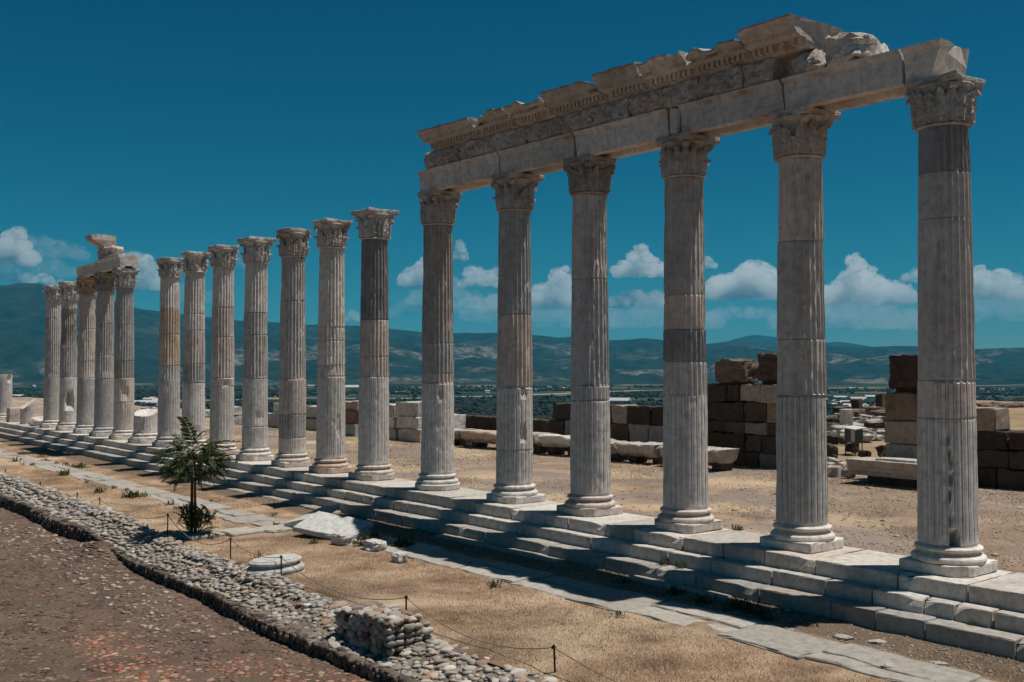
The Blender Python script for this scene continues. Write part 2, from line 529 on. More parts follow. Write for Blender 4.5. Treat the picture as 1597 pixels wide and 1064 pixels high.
hillmask = q.math('MULTIPLY', q.ramp(f1, [(0.52, 0.0), (0.61, 1.0)]), q.ramp(q.noise(w, 0.0075, 8, .75), [(0.44, 0.05), (0.56, 1.0)]))
spk = q.ramp(q.voro(w, 0.018), [(0.15, 0.25), (0.45, 1.0)])
hillmask = q.math('MULTIPLY', hillmask, spk)
low = sm(520, 60, sx.outputs['Z'])
hillc = q.mix(q.math('MULTIPLY', hillmask, q.math('ADD', q.math('MULTIPLY', low, 0.62), 0.10)), forest, bare)
# valley fields
vf = q.n('ShaderNodeTexVoronoi'); vf.inputs['Scale'].default_value = 0.0042
vfm = q.coords('World', (1.0, 1.6, 1.0), (0, 0, 0.4)); q.l(vfm, vf.inputs['Vector'])
fieldc = q.ramp(q.math('FRACT', q.math('MULTIPLY', vf.outputs['Color'], 1.0)), [(0.0, (0.014, 0.025, 0.016)), (0.5, (0.03, 0.042, 0.025)), (0.72, (0.07, 0.075, 0.045)), (0.86, (0.20, 0.16, 0.11))])
fieldc = q.mix(1.0, fieldc, q.ramp(q.noise(w, 0.03, 5, .7), [(0.35, (0.45, 0.45, 0.45)), (0.6, (1.15, 1.15, 1.15))]), 'MULTIPLY')
col = q.mix(sm(5200, 7200, dist), fieldc, hillc)
dry = q.ramp(q.noise(w, 0.25, 7, 0.7), [(0.3, (0.17, 0.125, 0.08)), (0.55, (0.29, 0.215, 0.14)), (0.7, (0.37, 0.285, 0.19))])
col = q.mix(sm(150, 90, dist), col, dry)
q.l(col, b.inputs['Base Color'])
b.inputs['Roughness'].default_value = 1.0
b.inputs['Specular IOR Level'].default_value = 0.0
tag(obj('terrain', P2, F, m, smooth=True), 'valley plain and hills reaching to the horizon', 'terrain', kind='structure')

# ------------------------------------------------------------------ step platform
plat_root = empty('stepped_platform', (0, 0, 0))
tag(plat_root, 'long marble platform of three worn steps carrying all the columns', 'stepped platform')
XL, XR = -62.0, 8.95
def core(x0, x1, y0, y1, z0, z1):
    V = [(x, y, z_) for x in (x0, x1) for y in (y0, y1) for z_ in (z0, z1)]
    return np.array(V), [(0, 1, 3, 2), (4, 6, 7, 5), (0, 4, 5, 1), (2, 3, 7, 6), (0, 2, 6, 4), (1, 5, 7, 3)]
V, F = core(XL, XR, -0.58, 0.50, -0.7, -0.03)
obj('inner_core', V, F, M['dark_stone'], plat_root, color=(0.10, 0.08, 0.06))
a1 = Acc()
a1.add(*core(XL, XR, -0.80, -0.57, -0.7, -0.22)); a1.add(*core(XL, XR, -1.12, -0.79, -0.7, -0.42))
obj('inner_core', a1.verts(), a1.F, M['dark_stone'], plat_root, color=(0.10, 0.08, 0.06))
stepcols = [(0.52, 0.48, 0.43), (0.57, 0.53, 0.48), (0.46, 0.415, 0.375), (0.48, 0.45, 0.41), (0.54, 0.47, 0.41)]
def course(y0, y1, z0, z1, lmin, lmax, seed, x_from, x_to, dim=1.0):
    r = random.Random(seed)
    x = x_to
    k = 0
    while x > x_from:
        L = r.uniform(lmin, lmax)
        if x < -34: L *= 1.3
        d = -CX * 0 + math.hypot(x - CX, CY)
        yy = y0 + r.uniform(-0.010, 0.010)
        zt = z1 + r.uniform(-0.006, 0.005)
        size = (L - 0.016, y1 - yy, zt - z0)
        seg = None if d < 22 else [2, 2, 1]
        near = d < 22
        V, F = rough_box(size, seed * 100 + k, r=0.012 if near else 0.02, seg=[max(2, int(L / .10)), 4, 2] if near else [3, 2, 1], amp=0.005, chip=1.0)
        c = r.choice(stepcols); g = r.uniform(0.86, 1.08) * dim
        # broken upper front corner
        if near and r.random() < 0.35:
            cx = r.choice([-1, 1]) * L / 2 * r.uniform(.7, 1)
            dd = np.linalg.norm((V - np.array([cx, -size[1] / 2, size[2] / 2])) * np.array([1, 1.2, 1.2]), axis=1)
            V[:, 2] -= 0.045 * np.clip(1 - dd / 0.14, 0, 1); V[:, 1] += 0.05 * np.clip(1 - dd / 0.14, 0, 1)
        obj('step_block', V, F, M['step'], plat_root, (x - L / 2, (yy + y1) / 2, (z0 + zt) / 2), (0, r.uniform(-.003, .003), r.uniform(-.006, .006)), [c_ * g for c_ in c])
        x -= L
        k += 1
course(-0.66, 0.50, -0.21, 0.0, 0.50, 1.15, 3, XL, 8.98)
course(-0.87, -0.50, -0.40, -0.195, 0.35, 1.05, 4, XL, 8.99)
course(-1.17, -0.70, -0.60, -0.375, 0.5, 1.4, 5, XL, 9.0, 0.74)  # lowest course coloured darker to imitate the shade on its risers
# low ledge in front of the lowest step
r5 = random.Random(15)
x = 1.0
while x > -24:
    L = r5.uniform(0.8, 1.8)
    if r5.random() < 0.75 and x < -1.9:
        V, F = rough_box((L - .03, 0.30, 0.12), int(-x * 10), r=0.03, seg=[5, 2, 1], amp=0.015)
        obj('footing_slab', V, F, M['step'], plat_root, (x - L / 2, -1.27 + r5.uniform(-.02, .02), -0.595), color=(0.36, 0.32, 0.27))
    x -= L

# ------------------------------------------------------------------ paving path
path_root = empty('slab_path', (0, -2.8, -0.6))
tag(path_root, 'narrow path of flat grey paving slabs running along the dry grass', 'path')
r6 = random.Random(21)
x = 3.2
def path_y(x):
    f = sstep(-9, -14, np.array(x))
    yf = -1.95 * (1 - f) - 2.62 * f
    yn = -2.80 * (1 - f) - 3.42 * f
    return float(yf), float(yn)
while x > -38:
    L = r6.uniform(0.75, 1.5)
    yf, yn = path_y(x - L / 2)
    yf += r6.uniform(-.06, .06); yn += r6.uniform(-.06, .06)
    n = 1 if r6.random() < 0.6 else 2
    ys = [yn, yf] if n == 1 else [yn, yn + (yf - yn) * r6.uniform(.35, .65), yf]
    for k in range(n):
        wy = ys[k + 1] - ys[k]
        V, F = rough_box((L - 0.015, wy - 0.015, 0.09), int(x * 31) % 997 + k, r=0.03, seg=[max(3, int(L / .12)), max(2, int(wy / .12)), 1], amp=0.02, freq=2.2)
        wn = np.stack([fbm(V * 2.1 + x * 7 + 9 * q_, 5 + q_, 3) for q_ in range(2)], 1); V[:, :2] += wn * 0.07
        g = r6.uniform(0.8, 1.05)
        obj('paving_slab', V, F, M['step'], path_root, (x - L / 2, ys[k] + wy / 2 + 2.8, -0.027 + r6.uniform(-.008, .008)),
            (r6.uniform(-.01, .01), r6.uniform(-.008, .008), r6.uniform(-.03, .03)), (0.40 * g, 0.37 * g, 0.33 * g))
    x -= L
br = empty('branch_path', (-11.6, -3.9, -0.6))
tag(br, 'short side path of pale slabs crossing the dry grass beside the young tree', 'path')
for k in range(3):
    V, F = rough_box((0.62, 0.68, 0.09), 50 + k, r=0.03, seg=[5, 5, 1], amp=0.022)
    obj('paving_slab', V, F, M['step'], br, (0.1 * (k - 1) , -0.72 + k * 0.72, 0.005), (0, 0, 0.12 + 0.05 * k), color=(0.42, 0.39, 0.34))

# ------------------------------------------------------------------ columns
def BZc(x): return 5.985 + 0.045 - (x + 11.0) * 0.0100 if x > -11.5 else 5.96
COLX = [0, -2.08, -4.18, -6.31, -8.34, -10.84, -13.33, -15.30, -17.30, -19.49, -21.69, -23.82, -25.87, None, -30.22, -32.42, -34.63, -37.03, -39.35]
NFL = 24
def facing(x): return math.atan2(CY, CX - x)

def flute_samples(fine):
    return [0, .08, .13, .26, .5, .74, .87, .92] if fine else [0, .10, .25, .5, .75, .90]
def prof_flute(t):
    u = (t - 0.5) / 0.42
    return np.where(np.abs(u) < 1, np.sqrt(np.clip(1 - u * u, 0, 1)), 0.0)
def prof_cable(t):
    u = np.abs((t - 0.5) / 0.42)
    return np.where(u < 1, 0.95 * np.exp(-((u - 0.80) / 0.17) ** 2) + 0.05, 0.0)

def shaft_r(z, H=5.30):
    s = np.clip((z - 0.33) / (H - 0.33), 0, 1)
    return 0.342 - 0.046 * s ** 1.5 - 0.002 * s

def drum(z0, z1, seed, ztrans=2.2, fine=True, bites=(), rough=None, fa=0.0, flat=None, slant=None, dz=0.09):
    ts = np.array(flute_samples(fine))
    th = (np.arange(NFL)[:, None] + ts[None, :]).ravel() / NFL * 2 * math.pi
    tt = np.tile(ts, NFL)
    zs = [z0, z0 + 0.012]
    n = max(2, int((z1 - z0) / (dz if fine else dz * 2)))
    zs += list(np.linspace(z0 + 0.03, z1 - 0.03, n))
    zs += [z1 - 0.012, z1]
    if z0 + 0.05 < ztrans < z1 - 0.05:
        zs = [z for z in zs if abs(z - ztrans) > 0.035] + [ztrans - 0.03, ztrans - 0.001, ztrans + 0.001, ztrans + 0.03]
    zs = np.array(sorted(zs))
    Z, TH = np.meshgrid(zs, th, indexing='ij')
    TT = np.broadcast_to(tt, Z.shape)
    R0 = shaft_r(Z)
    fl = prof_flute(TT); cb = prof_cable(TT)
    cabled = Z < ztrans
    dep = np.where(cabled, cb * 0.022, fl * 0.033)
    # flutes die out at the very foot
    dep = dep * sstep(0.36, 0.44, Z)
    P = np.stack([R0 * np.cos(TH), R0 * np.sin(TH), Z], -1).reshape(-1, 3)
    off = seed * 3.17
    w1 = fbm(P * 1.6 + off, seed, 3).reshape(Z.shape)
    chipn = fbm(P * np.array([9, 9, 5]) + off, seed + 5, 3).reshape(Z.shape)
    ar = 1 - np.clip(fl * 1.3, 0, 1)                       # 1 on the arrises
    chip = np.maximum(0, chipn - 0.16) * 0.075 * np.where(cabled, 0.35, ar)
    wear = sstep(0.15, 0.5, w1)
    dep = dep * (1 - 0.45 * wear) + 0.006 * wear
    Rr = R0 - dep - chip + 0.003 * fbm(P * 4 + off, seed + 9, 2).reshape(Z.shape)
    # joints worn
    ej = np.minimum(Z - z0, z1 - Z)
    jn = np.maximum(0, fbm(P * 6 + off + 50, seed + 12, 2)).reshape(Z.shape)
    Rr -= np.clip(1 - ej / 0.02, 0, 1) * (0.006 + 0.02 * jn)
    if flat is not None:                                  # unfluted smooth sector (left side)
        dd = np.abs((TH - fa - flat[0] + math.pi) % (2 * math.pi) - math.pi)
        k = sstep(flat[1], flat[1] - 0.25, dd)
        Rr = Rr * (1 - k) + (R0 - 0.010) * k
    for (a0, zc_, wa, wz, dp) in bites:
        da = ((TH - fa - a0 + math.pi) % (2 * math.pi) - math.pi) / wa
        dzb = (Z - zc_) / wz
        nn = fbm(P * 8 + off, seed + 20, 3).reshape(Z.shape)
        k = sstep(1.0, 0.75, np.sqrt(da * da + dzb * dzb) + 0.45 * nn)
        Rr -= k * dp * (1 + 0.5 * nn)
    if rough is not None:
        Rr -= rough * (0.5 + fbm(P * np.array([9, 9, 7]) + off, seed + 30, 3).reshape(Z.shape)) * sstep(0, .1, ej)
    Zo = Z.copy()
    if slant is not None:                                 # broken slanting top: (angle, drop)
        k = (Z - z0) / (z1 - z0)
        s_ = -np.cos(TH - fa - slant[0]) * slant[1] + 0.05 * fbm(P * 5 + off, 3, 3).reshape(Z.shape)
        Zo = Z + s_ * k ** 3 * (Rr / 0.34)
    V = np.stack([Rr * np.cos(TH), Rr * np.sin(TH), Zo], -1).reshape(-1, 3)
    nt_ = len(th); nz = len(zs)
    i, j = np.meshgrid(np.arange(nt_), np.arange(nz - 1))
    a = (j * nt_ + i).ravel(); b2 = (j * nt_ + (i + 1) % nt_).ravel()
    F = [tuple(f) for f in np.stack([a, b2, b2 + nt_, a + nt_], 1)]
    c0 = len(V); c1 = c0 + 1
    ztop = Zo[-1].mean() + (-0.08 if slant is not None else 0)
    V = np.concatenate([V, [[0, 0, z0], [0, 0, ztop]]])
    for k in range(nt_):
        k2 = (k + 1) % nt_
        F.append((c0, k2, k))
        F.append((c1, (nz - 1) * nt_ + k, (nz - 1) * nt_ + k2))
    return V, F

def lathe(prof, n=64, seed=0, amp=0.004, chip=0.0):
    """prof list of (r,z) bottom to top, closed top and bottom"""
    th = np.linspace(0, 2 * math.pi, n, endpoint=False)
    pr = np.array(prof)
    R_, TH = np.meshgrid(pr[:, 0], th, indexing='ij')
    Z = np.repeat(pr[:, 1][:, None], n, 1)
    P = np.stack([R_ * np.cos(TH), R_ * np.sin(TH), Z], -1).reshape(-1, 3)
    nn = fbm(P * 6 + seed * 5.1, seed, 3).reshape(Z.shape)
    Rr = R_ + amp * nn - chip * np.maximum(0, nn - 0.22)
    V = np.stack([Rr * np.cos(TH), Rr * np.sin(TH), Z], -1).reshape(-1, 3)
    m_ = len(pr)
    i, j = np.meshgrid(np.arange(n), np.arange(m_ - 1))
    a = (j * n + i).ravel(); b2 = (j * n + (i + 1) % n).ravel()
    F = [tuple(f) for f in np.stack([a, b2, b2 + n, a + n], 1)]
    F.append(tuple(range(n - 1, -1, -1)))
    F.append(tuple((m_ - 1) * n + k for k in range(n)))
    return V, F

def torus_prof(zb=0.13, k=1.0):
    P = []
    def arc(rc, zc_, rad, a0, a1, n):
        for s_ in np.linspace(a0, a1, n):
            P.append((rc + rad * math.cos(s_), zc_ + rad * math.sin(s_)))
    P.append((0.36, zb))
    arc(0.385, zb + 0.045, 0.045, -math.pi / 2, math.pi / 2, 7)
    P.append((0.385, zb + 0.098))
    for s_ in np.linspace(0, 1, 4): P.append((0.362 - 0.018 * math.sin(s_ * math.pi), zb + 0.104 + 0.028 * s_))
    P.append((0.375, zb + 0.137))
    arc(0.365, zb + 0.165, 0.027, -math.pi / 2, math.pi / 2, 6)
    P.append((0.350, zb + 0.196))
    P.append((0.348, zb + 0.205))
    return P

def plinth(seed, round_=False):
    s_ = 0.84
    if round_:
        n = 10
        pr = [(0.40, 0.0), (0.455, 0.02), (0.46, 0.11), (0.44, 0.13)]
        return lathe(pr, 28, seed, 0.03, 0.1)
    V, F = rough_box((s_, s_, 0.13), seed, r=0.018, seg=[8, 8, 2], amp=0.010, chip=1.2)
    r = random.Random(seed)
    for sx_ in (-1, 1):
        for sy_ in (-1, 1):
            c = r.uniform(0.02, 0.22)
            d = (V[:, 0] * sx_ + V[:, 1] * sy_) - (s_ - c)
            k = np.maximum(0, d)
            V[:, 0] -= sx_ * k * .5; V[:, 1] -= sy_ * k * .5
    V[:, 2] += 0.065
    return V, F

# --- Corinthian capital
def bell_prof():
    return [(0.296, 0.0), (0.312, 0.006), (0.322, 0.022), (0.312, 0.04), (0.292, 0.045), (0.272, 0.06), (0.262, 0.2), (0.268, 0.35), (0.285, 0.46), (0.325, 0.54), (0.365, 0.575), (0.360, 0.59)]
def leaf_geo(h, wdt, curl, seed, ns=9, nt_=11):
    """acanthus leaf; x across, y outward, z up; stands against the bell at y=0"""
    r = random.Random(seed)
    rows = np.linspace(0, 1, nt_)
    cols = np.linspace(-1, 1, ns)
    V = []
    brk = r.random() < 0.35
    for t_ in rows:
        wv = wdt * (0.62 + 0.55 * math.sin(math.pi * min(1, t_ * 0.9 + .12)) ) * (1 - 0.55 * sst(0.72, 1.0, t_))
        lob = 1 + 0.13 * math.sin(t_ * 21 + seed)
        zc_ = h * t_
        out = 0.022 + 0.022 * t_
        if t_ > 0.66:
            c = (t_ - 0.66) / 0.34
            if brk: c = min(c, 0.45)
            zc_ = h * 0.66 + h * 0.34 * math.sin(c * 2.75) * 0.75
            out += curl * (1 - math.cos(c * 2.1)) * 0.62
        for s_ in cols:
            groove = 0.014 * math.cos(s_ * 11.0) + 0.02 * (1 - abs(s_)) ** 2
            y = out + groove + 0.012 * (1 - s_ * s_) - 0.012 * abs(s_) ** 3
            zz = zc_ - 0.25 * wv * s_ * s_ * (1 if t_ > 0.1 else 0)
            V.append((s_ * wv * lob / 2, y, zz))
    V = np.array(V)
    Vb = V.copy(); Vb[:, 1] -= 0.022
    Vb[:, 1] = np.where(Vb[:, 1] < -0.02, -0.02, Vb[:, 1])
    V = np.concatenate([V, Vb])
    V += 0.006 * np.stack([vnoise(V * 30 + seed * 3 + 9 * k, k) for k in range(3)], 1)
    n = ns * nt_
    F = []
    for j in range(nt_ - 1):
        for i in range(ns - 1):
            a = j * ns + i
            F.append((a, a + 1, a + 1 + ns, a + ns))
            F.append((n + a, n + a + ns, n + a + 1 + ns, n + a + 1))
    bd = [i for i in range(ns)] + [j * ns + ns - 1 for j in range(1, nt_)] + [(nt_ - 1) * ns + i for i in range(ns - 2, -1, -1)] + [j * ns for j in range(nt_ - 2, 0, -1)]
    for k in range(len(bd)):
        a, b2 = bd[k], bd[(k + 1) % len(bd)]
        F.append((b2, a, n + a, n + b2))
    return V, F
def sst(a, b2, x):
    t_ = min(1, max(0, (x - a) / (b2 - a)))
    return t_ * t_ * (3 - 2 * t_)
def volute_geo(seed=0, reach=0.435):
    """scroll that climbs from the bell to a corner of the abacus; along +y"""
    pts = []
    for t_ in np.linspace(0, 1, 8):
        pts.append((0.30 + (reach - 0.36) * t_ ** 1.6, 0.33 + 0.235 * t_))
    cy_, cz_ = reach - 0.045, 0.525
    for k in range(1, 11):
        a = math.radians(60 - k * 38); rr = 0.046 - k * 0.0042
        pts.append((cy_ + rr * math.cos(a), cz_ + rr * math.sin(a)))
    V = []; F = []
    pts = np.array(pts)
    for k, (y, z_) in enumerate(pts):
        d = pts[min(k + 1, len(pts) - 1)] - pts[max(k - 1, 0)]
        d = d / np.linalg.norm(d); nn = np.array([-d[1], d[0]])
        th_ = 0.019; ww = 0.055 - 0.001 * k
        for (sw, sn) in ((-1, -1), (1, -1), (1, 1), (-1, 1)):
            V.append((sw * ww * (1 if sn > 0 else .85), y + sn * th_ * nn[0], z_ + sn * th_ * nn[1]))
    for k in range(len(pts) - 1):
        for e in range(4):
            a = k * 4 + e; b2 = k * 4 + (e + 1) % 4
            F.append((a, b2, b2 + 4, a + 4))
    F.append((3, 2, 1, 0)); e = (len(pts) - 1) * 4; F.append((e, e + 1, e + 2, e + 3))
    V = np.array(V) + 0.005 * np.stack([vnoise(np.array(V) * 20 + seed + 9 * k, k) for k in range(3)], 1)
    return V, F
def abacus_geo(seed, corners=(1, 1, 1, 1), half=0.37):
    """concave sided slab; corners 0..1 = how much of each horn (at 45,135,225,315 deg) is left"""
    n = 12
    ring = []
    for s_ in range(4):
        a0 = math.pi / 4 + s_ * math.pi / 2
        for k in range(n):
            t_ = k / n
            c = corners[s_] * (1 - t_) + corners[(s_ + 1) % 4] * t_
            p0 = np.array([math.cos(a0), math.sin(a0)]) * 0.56
            p1 = np.array([math.cos(a0 + math.pi / 2), math.sin(a0 + math.pi / 2)]) * 0.56
            p = p0 * (1 - t_) + p1 * t_
            inw = np.array([math.cos(a0 + math.pi / 4), math.sin(a0 + math.pi / 4)])
            p = p - inw * 0.075 * math.sin(math.pi * t_)
            lim = 0.37 + 0.20 * (corners[s_] if t_ < .5 else corners[(s_ + 1) % 4])
            l_ = np.linalg.norm(p)
            if l_ > lim: p = p * lim / l_
            ring.append(p)
    ring = np.array(ring)
    lv = [(0.93, 0.575), (0.955, 0.585), (0.965, 0.615), (0.99, 0.625), (1.0, 0.635), (1.0, 0.685), (0.98, 0.692)]
    V = []
    for sc_, z_ in lv:
        for p in ring: V.append((p[0] * sc_, p[1] * sc_, z_))
    V = np.array(V)
    nn = fbm(V * 9 + seed * 7, seed, 3)
    V[:, :2] *= (1 - 0.10 * np.maximum(0, nn - 0.1))[:, None]
    V[:, 2] += 0.012 * nn * (V[:, 2] > 0.67)
    N = len(ring); F = []
    for j in range(len(lv) - 1):
        for i in range(N):
            F.append((j * N + i, j * N + (i + 1) % N, (j + 1) * N + (i + 1) % N, (j + 1) * N + i))
    F.append(tuple(range(N - 1, -1, -1)))
    c = len(V); V = np.concatenate([V, [[0, 0, 0.69]]])
    for i in range(N): F.append((c, (len(lv) - 1) * N + i, (len(lv) - 1) * N + (i + 1) % N))
    return V, F

LEAF_LO = [make_mesh('leaf', *leaf_geo(0.28, 0.19, 0.062, 11 + k), M['carved']) for k in range(4)]
LEAF_HI = [make_mesh('leaf', *leaf_geo(0.45, 0.18, 0.07, 31 + k), M['carved']) for k in range(4)]
LEAF_SM = [make_mesh('leaf', *leaf_geo(0.50, 0.12, 0.06, 51 + k, 5, 9), M['carved']) for k in range(3)]
VOL = [make_mesh('volute', *volute_geo(k), M['carved']) for k in range(3)]

def capital(parent, z0, seed, color, detail=True, corners=(1, 1, 1, 1), rotz=0.0, worn=0.0, height=0.69):
    r = random.Random(seed)
    V, F = lathe(bell_prof(), 40, seed, 0.006, 0.05)
    sc = height / 0.69
    if detail:
        cp = link('capital', make_mesh('capital', V, F, M['carved']), parent, (0, 0, z0), (0, 0, rotz), color)
        cp.scale = (1, 1, sc)
        for k in range(8):
            a = k * math.pi / 4 + math.pi / 8
            if r.random() > worn:
                l_ = link('acanthus_leaf', r.choice(LEAF_LO), cp, (0.284 * math.cos(a), 0.284 * math.sin(a), 0.045), (0, 0, a - math.pi / 2), color)
                l_.scale = (1, 1, r.uniform(.9, 1.06))
        for k in range(8):
            a = k * math.pi / 4
            if r.random() > worn:
                l_ = link('acanthus_leaf', r.choice(LEAF_HI), cp, (0.282 * math.cos(a), 0.282 * math.sin(a), 0.05), (0, 0, a - math.pi / 2), color)
                l_.scale = (1, 1, r.uniform(.9, 1.06))
        for k in range(8):
            a = k * math.pi / 4 + math.pi / 8
            if r.random() > worn + .1:
                link('stem_leaf', r.choice(LEAF_SM), cp, (0.292 * math.cos(a), 0.292 * math.sin(a), 0.05), (0, 0, a - math.pi / 2), color)
        for k in range(4):
            a = k * math.pi / 2 + math.pi / 4
            if corners[k] > 0.3:
                link('volute', r.choice(VOL), cp, (0, 0, 0), (0, 0, a - math.pi / 2), color)
        V, F = abacus_geo(seed, corners)
        link('abacus', make_mesh('abacus', V, F, M['carved']), cp, color=color)
        return cp
    acc = Acc(); acc.add(V, F)
    def put(me, a, rad, z_):
        vs = np.array([v.co[:] for v in me.vertices]); ca, sa = math.cos(a - math.pi / 2), math.sin(a - math.pi / 2)
        W_ = vs.copy(); W_[:, 0] = vs[:, 0] * ca - vs[:, 1] * sa + rad * math.cos(a); W_[:, 1] = vs[:, 0] * sa + vs[:, 1] * ca + rad * math.sin(a); W_[:, 2] += z_
        acc.add(W_, [tuple(p.vertices) for p in me.polygons])
    for k in range(8):
        if r.random() > worn: put(LEAF_LO[k % 4], k * math.pi / 4 + math.pi / 8, 0.284, 0.045)
        if r.random() > worn: put(LEAF_HI[k % 4], k * math.pi / 4, 0.282, 0.05)
    for k in range(4):
        if corners[k] > 0.3: put(VOL[k % 3], k * math.pi / 2 + math.pi / 4, 0, 0)
    V, F = abacus_geo(seed, corners)
    acc.add(V, F)
    V = acc.verts()
    V = V + 0.02 * np.stack([fbm(V * 7 + seed * 3 + 11 * k, seed + k, 3) for k in range(3)], 1)
    cp = link('capital', make_mesh('capital', V, acc.F, M['carved']), parent, (0, 0, z0), (0, 0, rotz), color)
    cp.scale = (1, 1, sc)
    return cp

# per column: drums from the bottom as (z_top, tone), ztrans, bites, capital height, base tone, horns left (45,135,225,315), label
Z = lambda i, v: None
CS = {
 0: dict(d=[(1.83, 's'), (2.28, 'p'), (4.22, 'n'), (4.78, 'n'), (5.33, 'b')], zt=2.26, bt='w', cor=(.6, .5, .35, .8), capt='n',
         bites=[(0.20, .40, .20, .17, .16), (-.72, .88, .14, .035, .03)] + [(0.10 + .02 * math.sin(k * 5), .62 + .165 * k, .075, .06, .07) for k in range(7)] + [(-.12, .75 + .25 * k, .22, .2, .018) for k in range(5)],
         lab='nearest and tallest looking column at the right, with a square notch broken in its foot and a dark blue top drum'),
 1: dict(d=[(2.06, 'g'), (2.82, 'n'), (4.15, 'n'), (5.28, 'p')], zt=2.08, bt='w', cor=(1, .4, .3, 1), capt='p',
         bites=[], lab='second column from the right, with a blue grey lower shaft and one long horn on its capital'),
 2: dict(d=[(2.53, 's'), (3.02, 'b'), (3.55, 'p'), (5.33, 'n')], zt=2.02, bt='p', cor=(1, .3, .3, 1), capt='n',
         bites=[(1.1, 3.2, .2, .3, .02)], lab='third column from the right, with a dark grey band halfway up the shaft'),
 3: dict(d=[(1.90, 's'), (2.15, 'g'), (3.93, 'm'), (5.36, 'n')], zt=2.16, bt='p', cor=(.5, .4, .4, .5), capt='d', rough=(3, .02),
         bites=[(.8, 4.5, .5, .45, .02)], lab='fourth column from the right, with a bluish fluted middle and crumbling ridges above'),
 4: dict(d=[(0.95, 's'), (2.10, 's'), (3.42, 'p'), (5.32, 'm')], zt=2.08, bt='s', cor=(.9, .4, .4, .8), capt='n', sq=1,
         bites=[(.55, 2.0, .22, .10, .05), (.5, 1.25, .22, .17, .06)], lab='fifth column from the right, with two broken hollows in the lower shaft'),
 5: dict(d=[(2.15, 's'), (2.34, 'p'), (2.95, 'm'), (5.34, 'd')], zt=2.16, bt='s', cor=(.6, .3, .3, .5), capt='n', rnd=1,
         bites=[(.2, 1.95, .2, .14, .035)], lab='column under the left end of the long carved beam, with a cracked base'),
 6: dict(d=[(2.26, 's'), (2.70, 'p'), (3.52, 'p'), (5.30, 'b')], zt=2.26, bt='p', cor=(1, .9, 1, 1), capt='s',
         bites=[(.5, 3.9, .12, .3, .03)], lab='freestanding column left of the long beam, with a black blue upper drum and a wide capital'),
 7: dict(d=[(2.26, 's'), (2.52, 'p'), (3.10, 'w'), (3.42, 'w'), (5.29, 'w')], zt=2.30, bt='o', cor=(.6, .4, .5, .6), capt='w',
         bites=[(.55, 1.1, .2, .25, .03), (.1, 3.3, .45, .12, .015)], lab='pale freestanding column with a square patch in its shaft and a pink base'),
 8: dict(d=[(0.72, 'w'), (1.30, 'm'), (2.18, 'p'), (4.15, 'n'), (5.25, 'n')], zt=2.19, bt='p', cor=(.4, .4, .4, .4), capt='p',
         bites=[(.6, 4.4, .2, .3, .02)], lab='freestanding column with a dark grey ring low on its shaft above a pale drum'),
 9: dict(d=[(0.90, 's'), (2.2, 's'), (3.35, 'n'), (3.95, 'n'), (5.27, 'w')], zt=2.22, bt='w', cor=(1, .5, .9, 1), capt='w',
         bites=[(.35, 1.12, .45, .05, .03), (.9, 3.0, .2, .2, .03)], lab='column with a slanting crack in its pale lower drum and a wide topped capital'),
 10: dict(d=[(1.95, 's'), (2.2, 'p'), (3.35, 'p'), (4.2, 'p'), (5.35, 'w')], zt=2.18, bt='p', cor=(.5, .4, .5, .5), capt='w',
         bites=[(.3, 2.0, .4, .05, .02)], lab='brownish column whose foot shows just right of the young tree'),
 11: dict(d=[(2.02, 's'), (2.60, 'm'), (3.60, 'p'), (4.10, 's'), (5.35, 'w')], zt=2.10, bt='w', cor=(.6, .5, .3, .7), capt='w',
         bites=[(-.2, 3.85, .4, .10, .03), (.2, .6, .5, .1, .04)], lab='column behind the young tree with a bluish ring and a broken joint high up'),
 12: dict(d=[(2.55, 'g'), (3.55, 'o'), (4.35, 'o'), (5.35, 'w')], zt=2.12, bt='g', cor=(.3, .6, .5, .3), capt='s',
         bites=[(.4, 3.1, .5, .4, .012)], lab='column behind the left edge of the young tree with orange tinged drums over a grey foot'),
 14: dict(d=[(1.30, 'p'), (2.14, 'p'), (2.74, 'd'), (4.0, 'm'), (5.30, 'm')], zt=2.14, bt='w', cor=(.9, .8, .8, .9), capt='s',
         bites=[(0., 1.95, .6, .12, .05), (.1, 1.55, .5, .12, .05)], lab='rightmost of the three columns under the short beam remains, with deep scars in its shaft'),
 15: dict(d=[(2.1, 'm'), (2.95, 'n'), (4.1, 'm'), (5.3, 'n')], zt=2.14, bt='g', cor=(.6, .4, .4, .6), capt='d', bites=[],
         lab='middle one of the three columns under the short beam remains'),
 16: dict(d=[(2.1, 'g'), (2.75, 'p'), (4.0, 'p'), (5.3, 'p')], zt=2.14, bt='s', cor=(.6, .4, .4, .6), capt='o', bites=[(0, 1.5, .7, .03, .02)],
         lab='leftmost of the three columns under the short beam remains'),
 17: dict(d=[(2.12, 's'), (3.40, 'm'), (4.9, 'd'), (5.2, 'w')], zt=2.12, bt='s', cor=(.5, .4, .7, .5), capt='w', rough=(2, .05),
         bites=[(.15, 1.2, .55, .36, .16), (0, 1.3, .3, .2, .1)], lab='far column with a gaping hole low in its shaft and a rough carved drum above'),
 18: dict(d=[(2.14, 'n'), (3.6, 'n'), (4.6, 'n'), (5.3, 'w')], zt=2.16, bt='w', cor=(.4, .4, .4, .4), capt='w', bites=[],
         lab='last whole column standing at the far left end of the colonnade'),
}
DEFBASE = 0.33
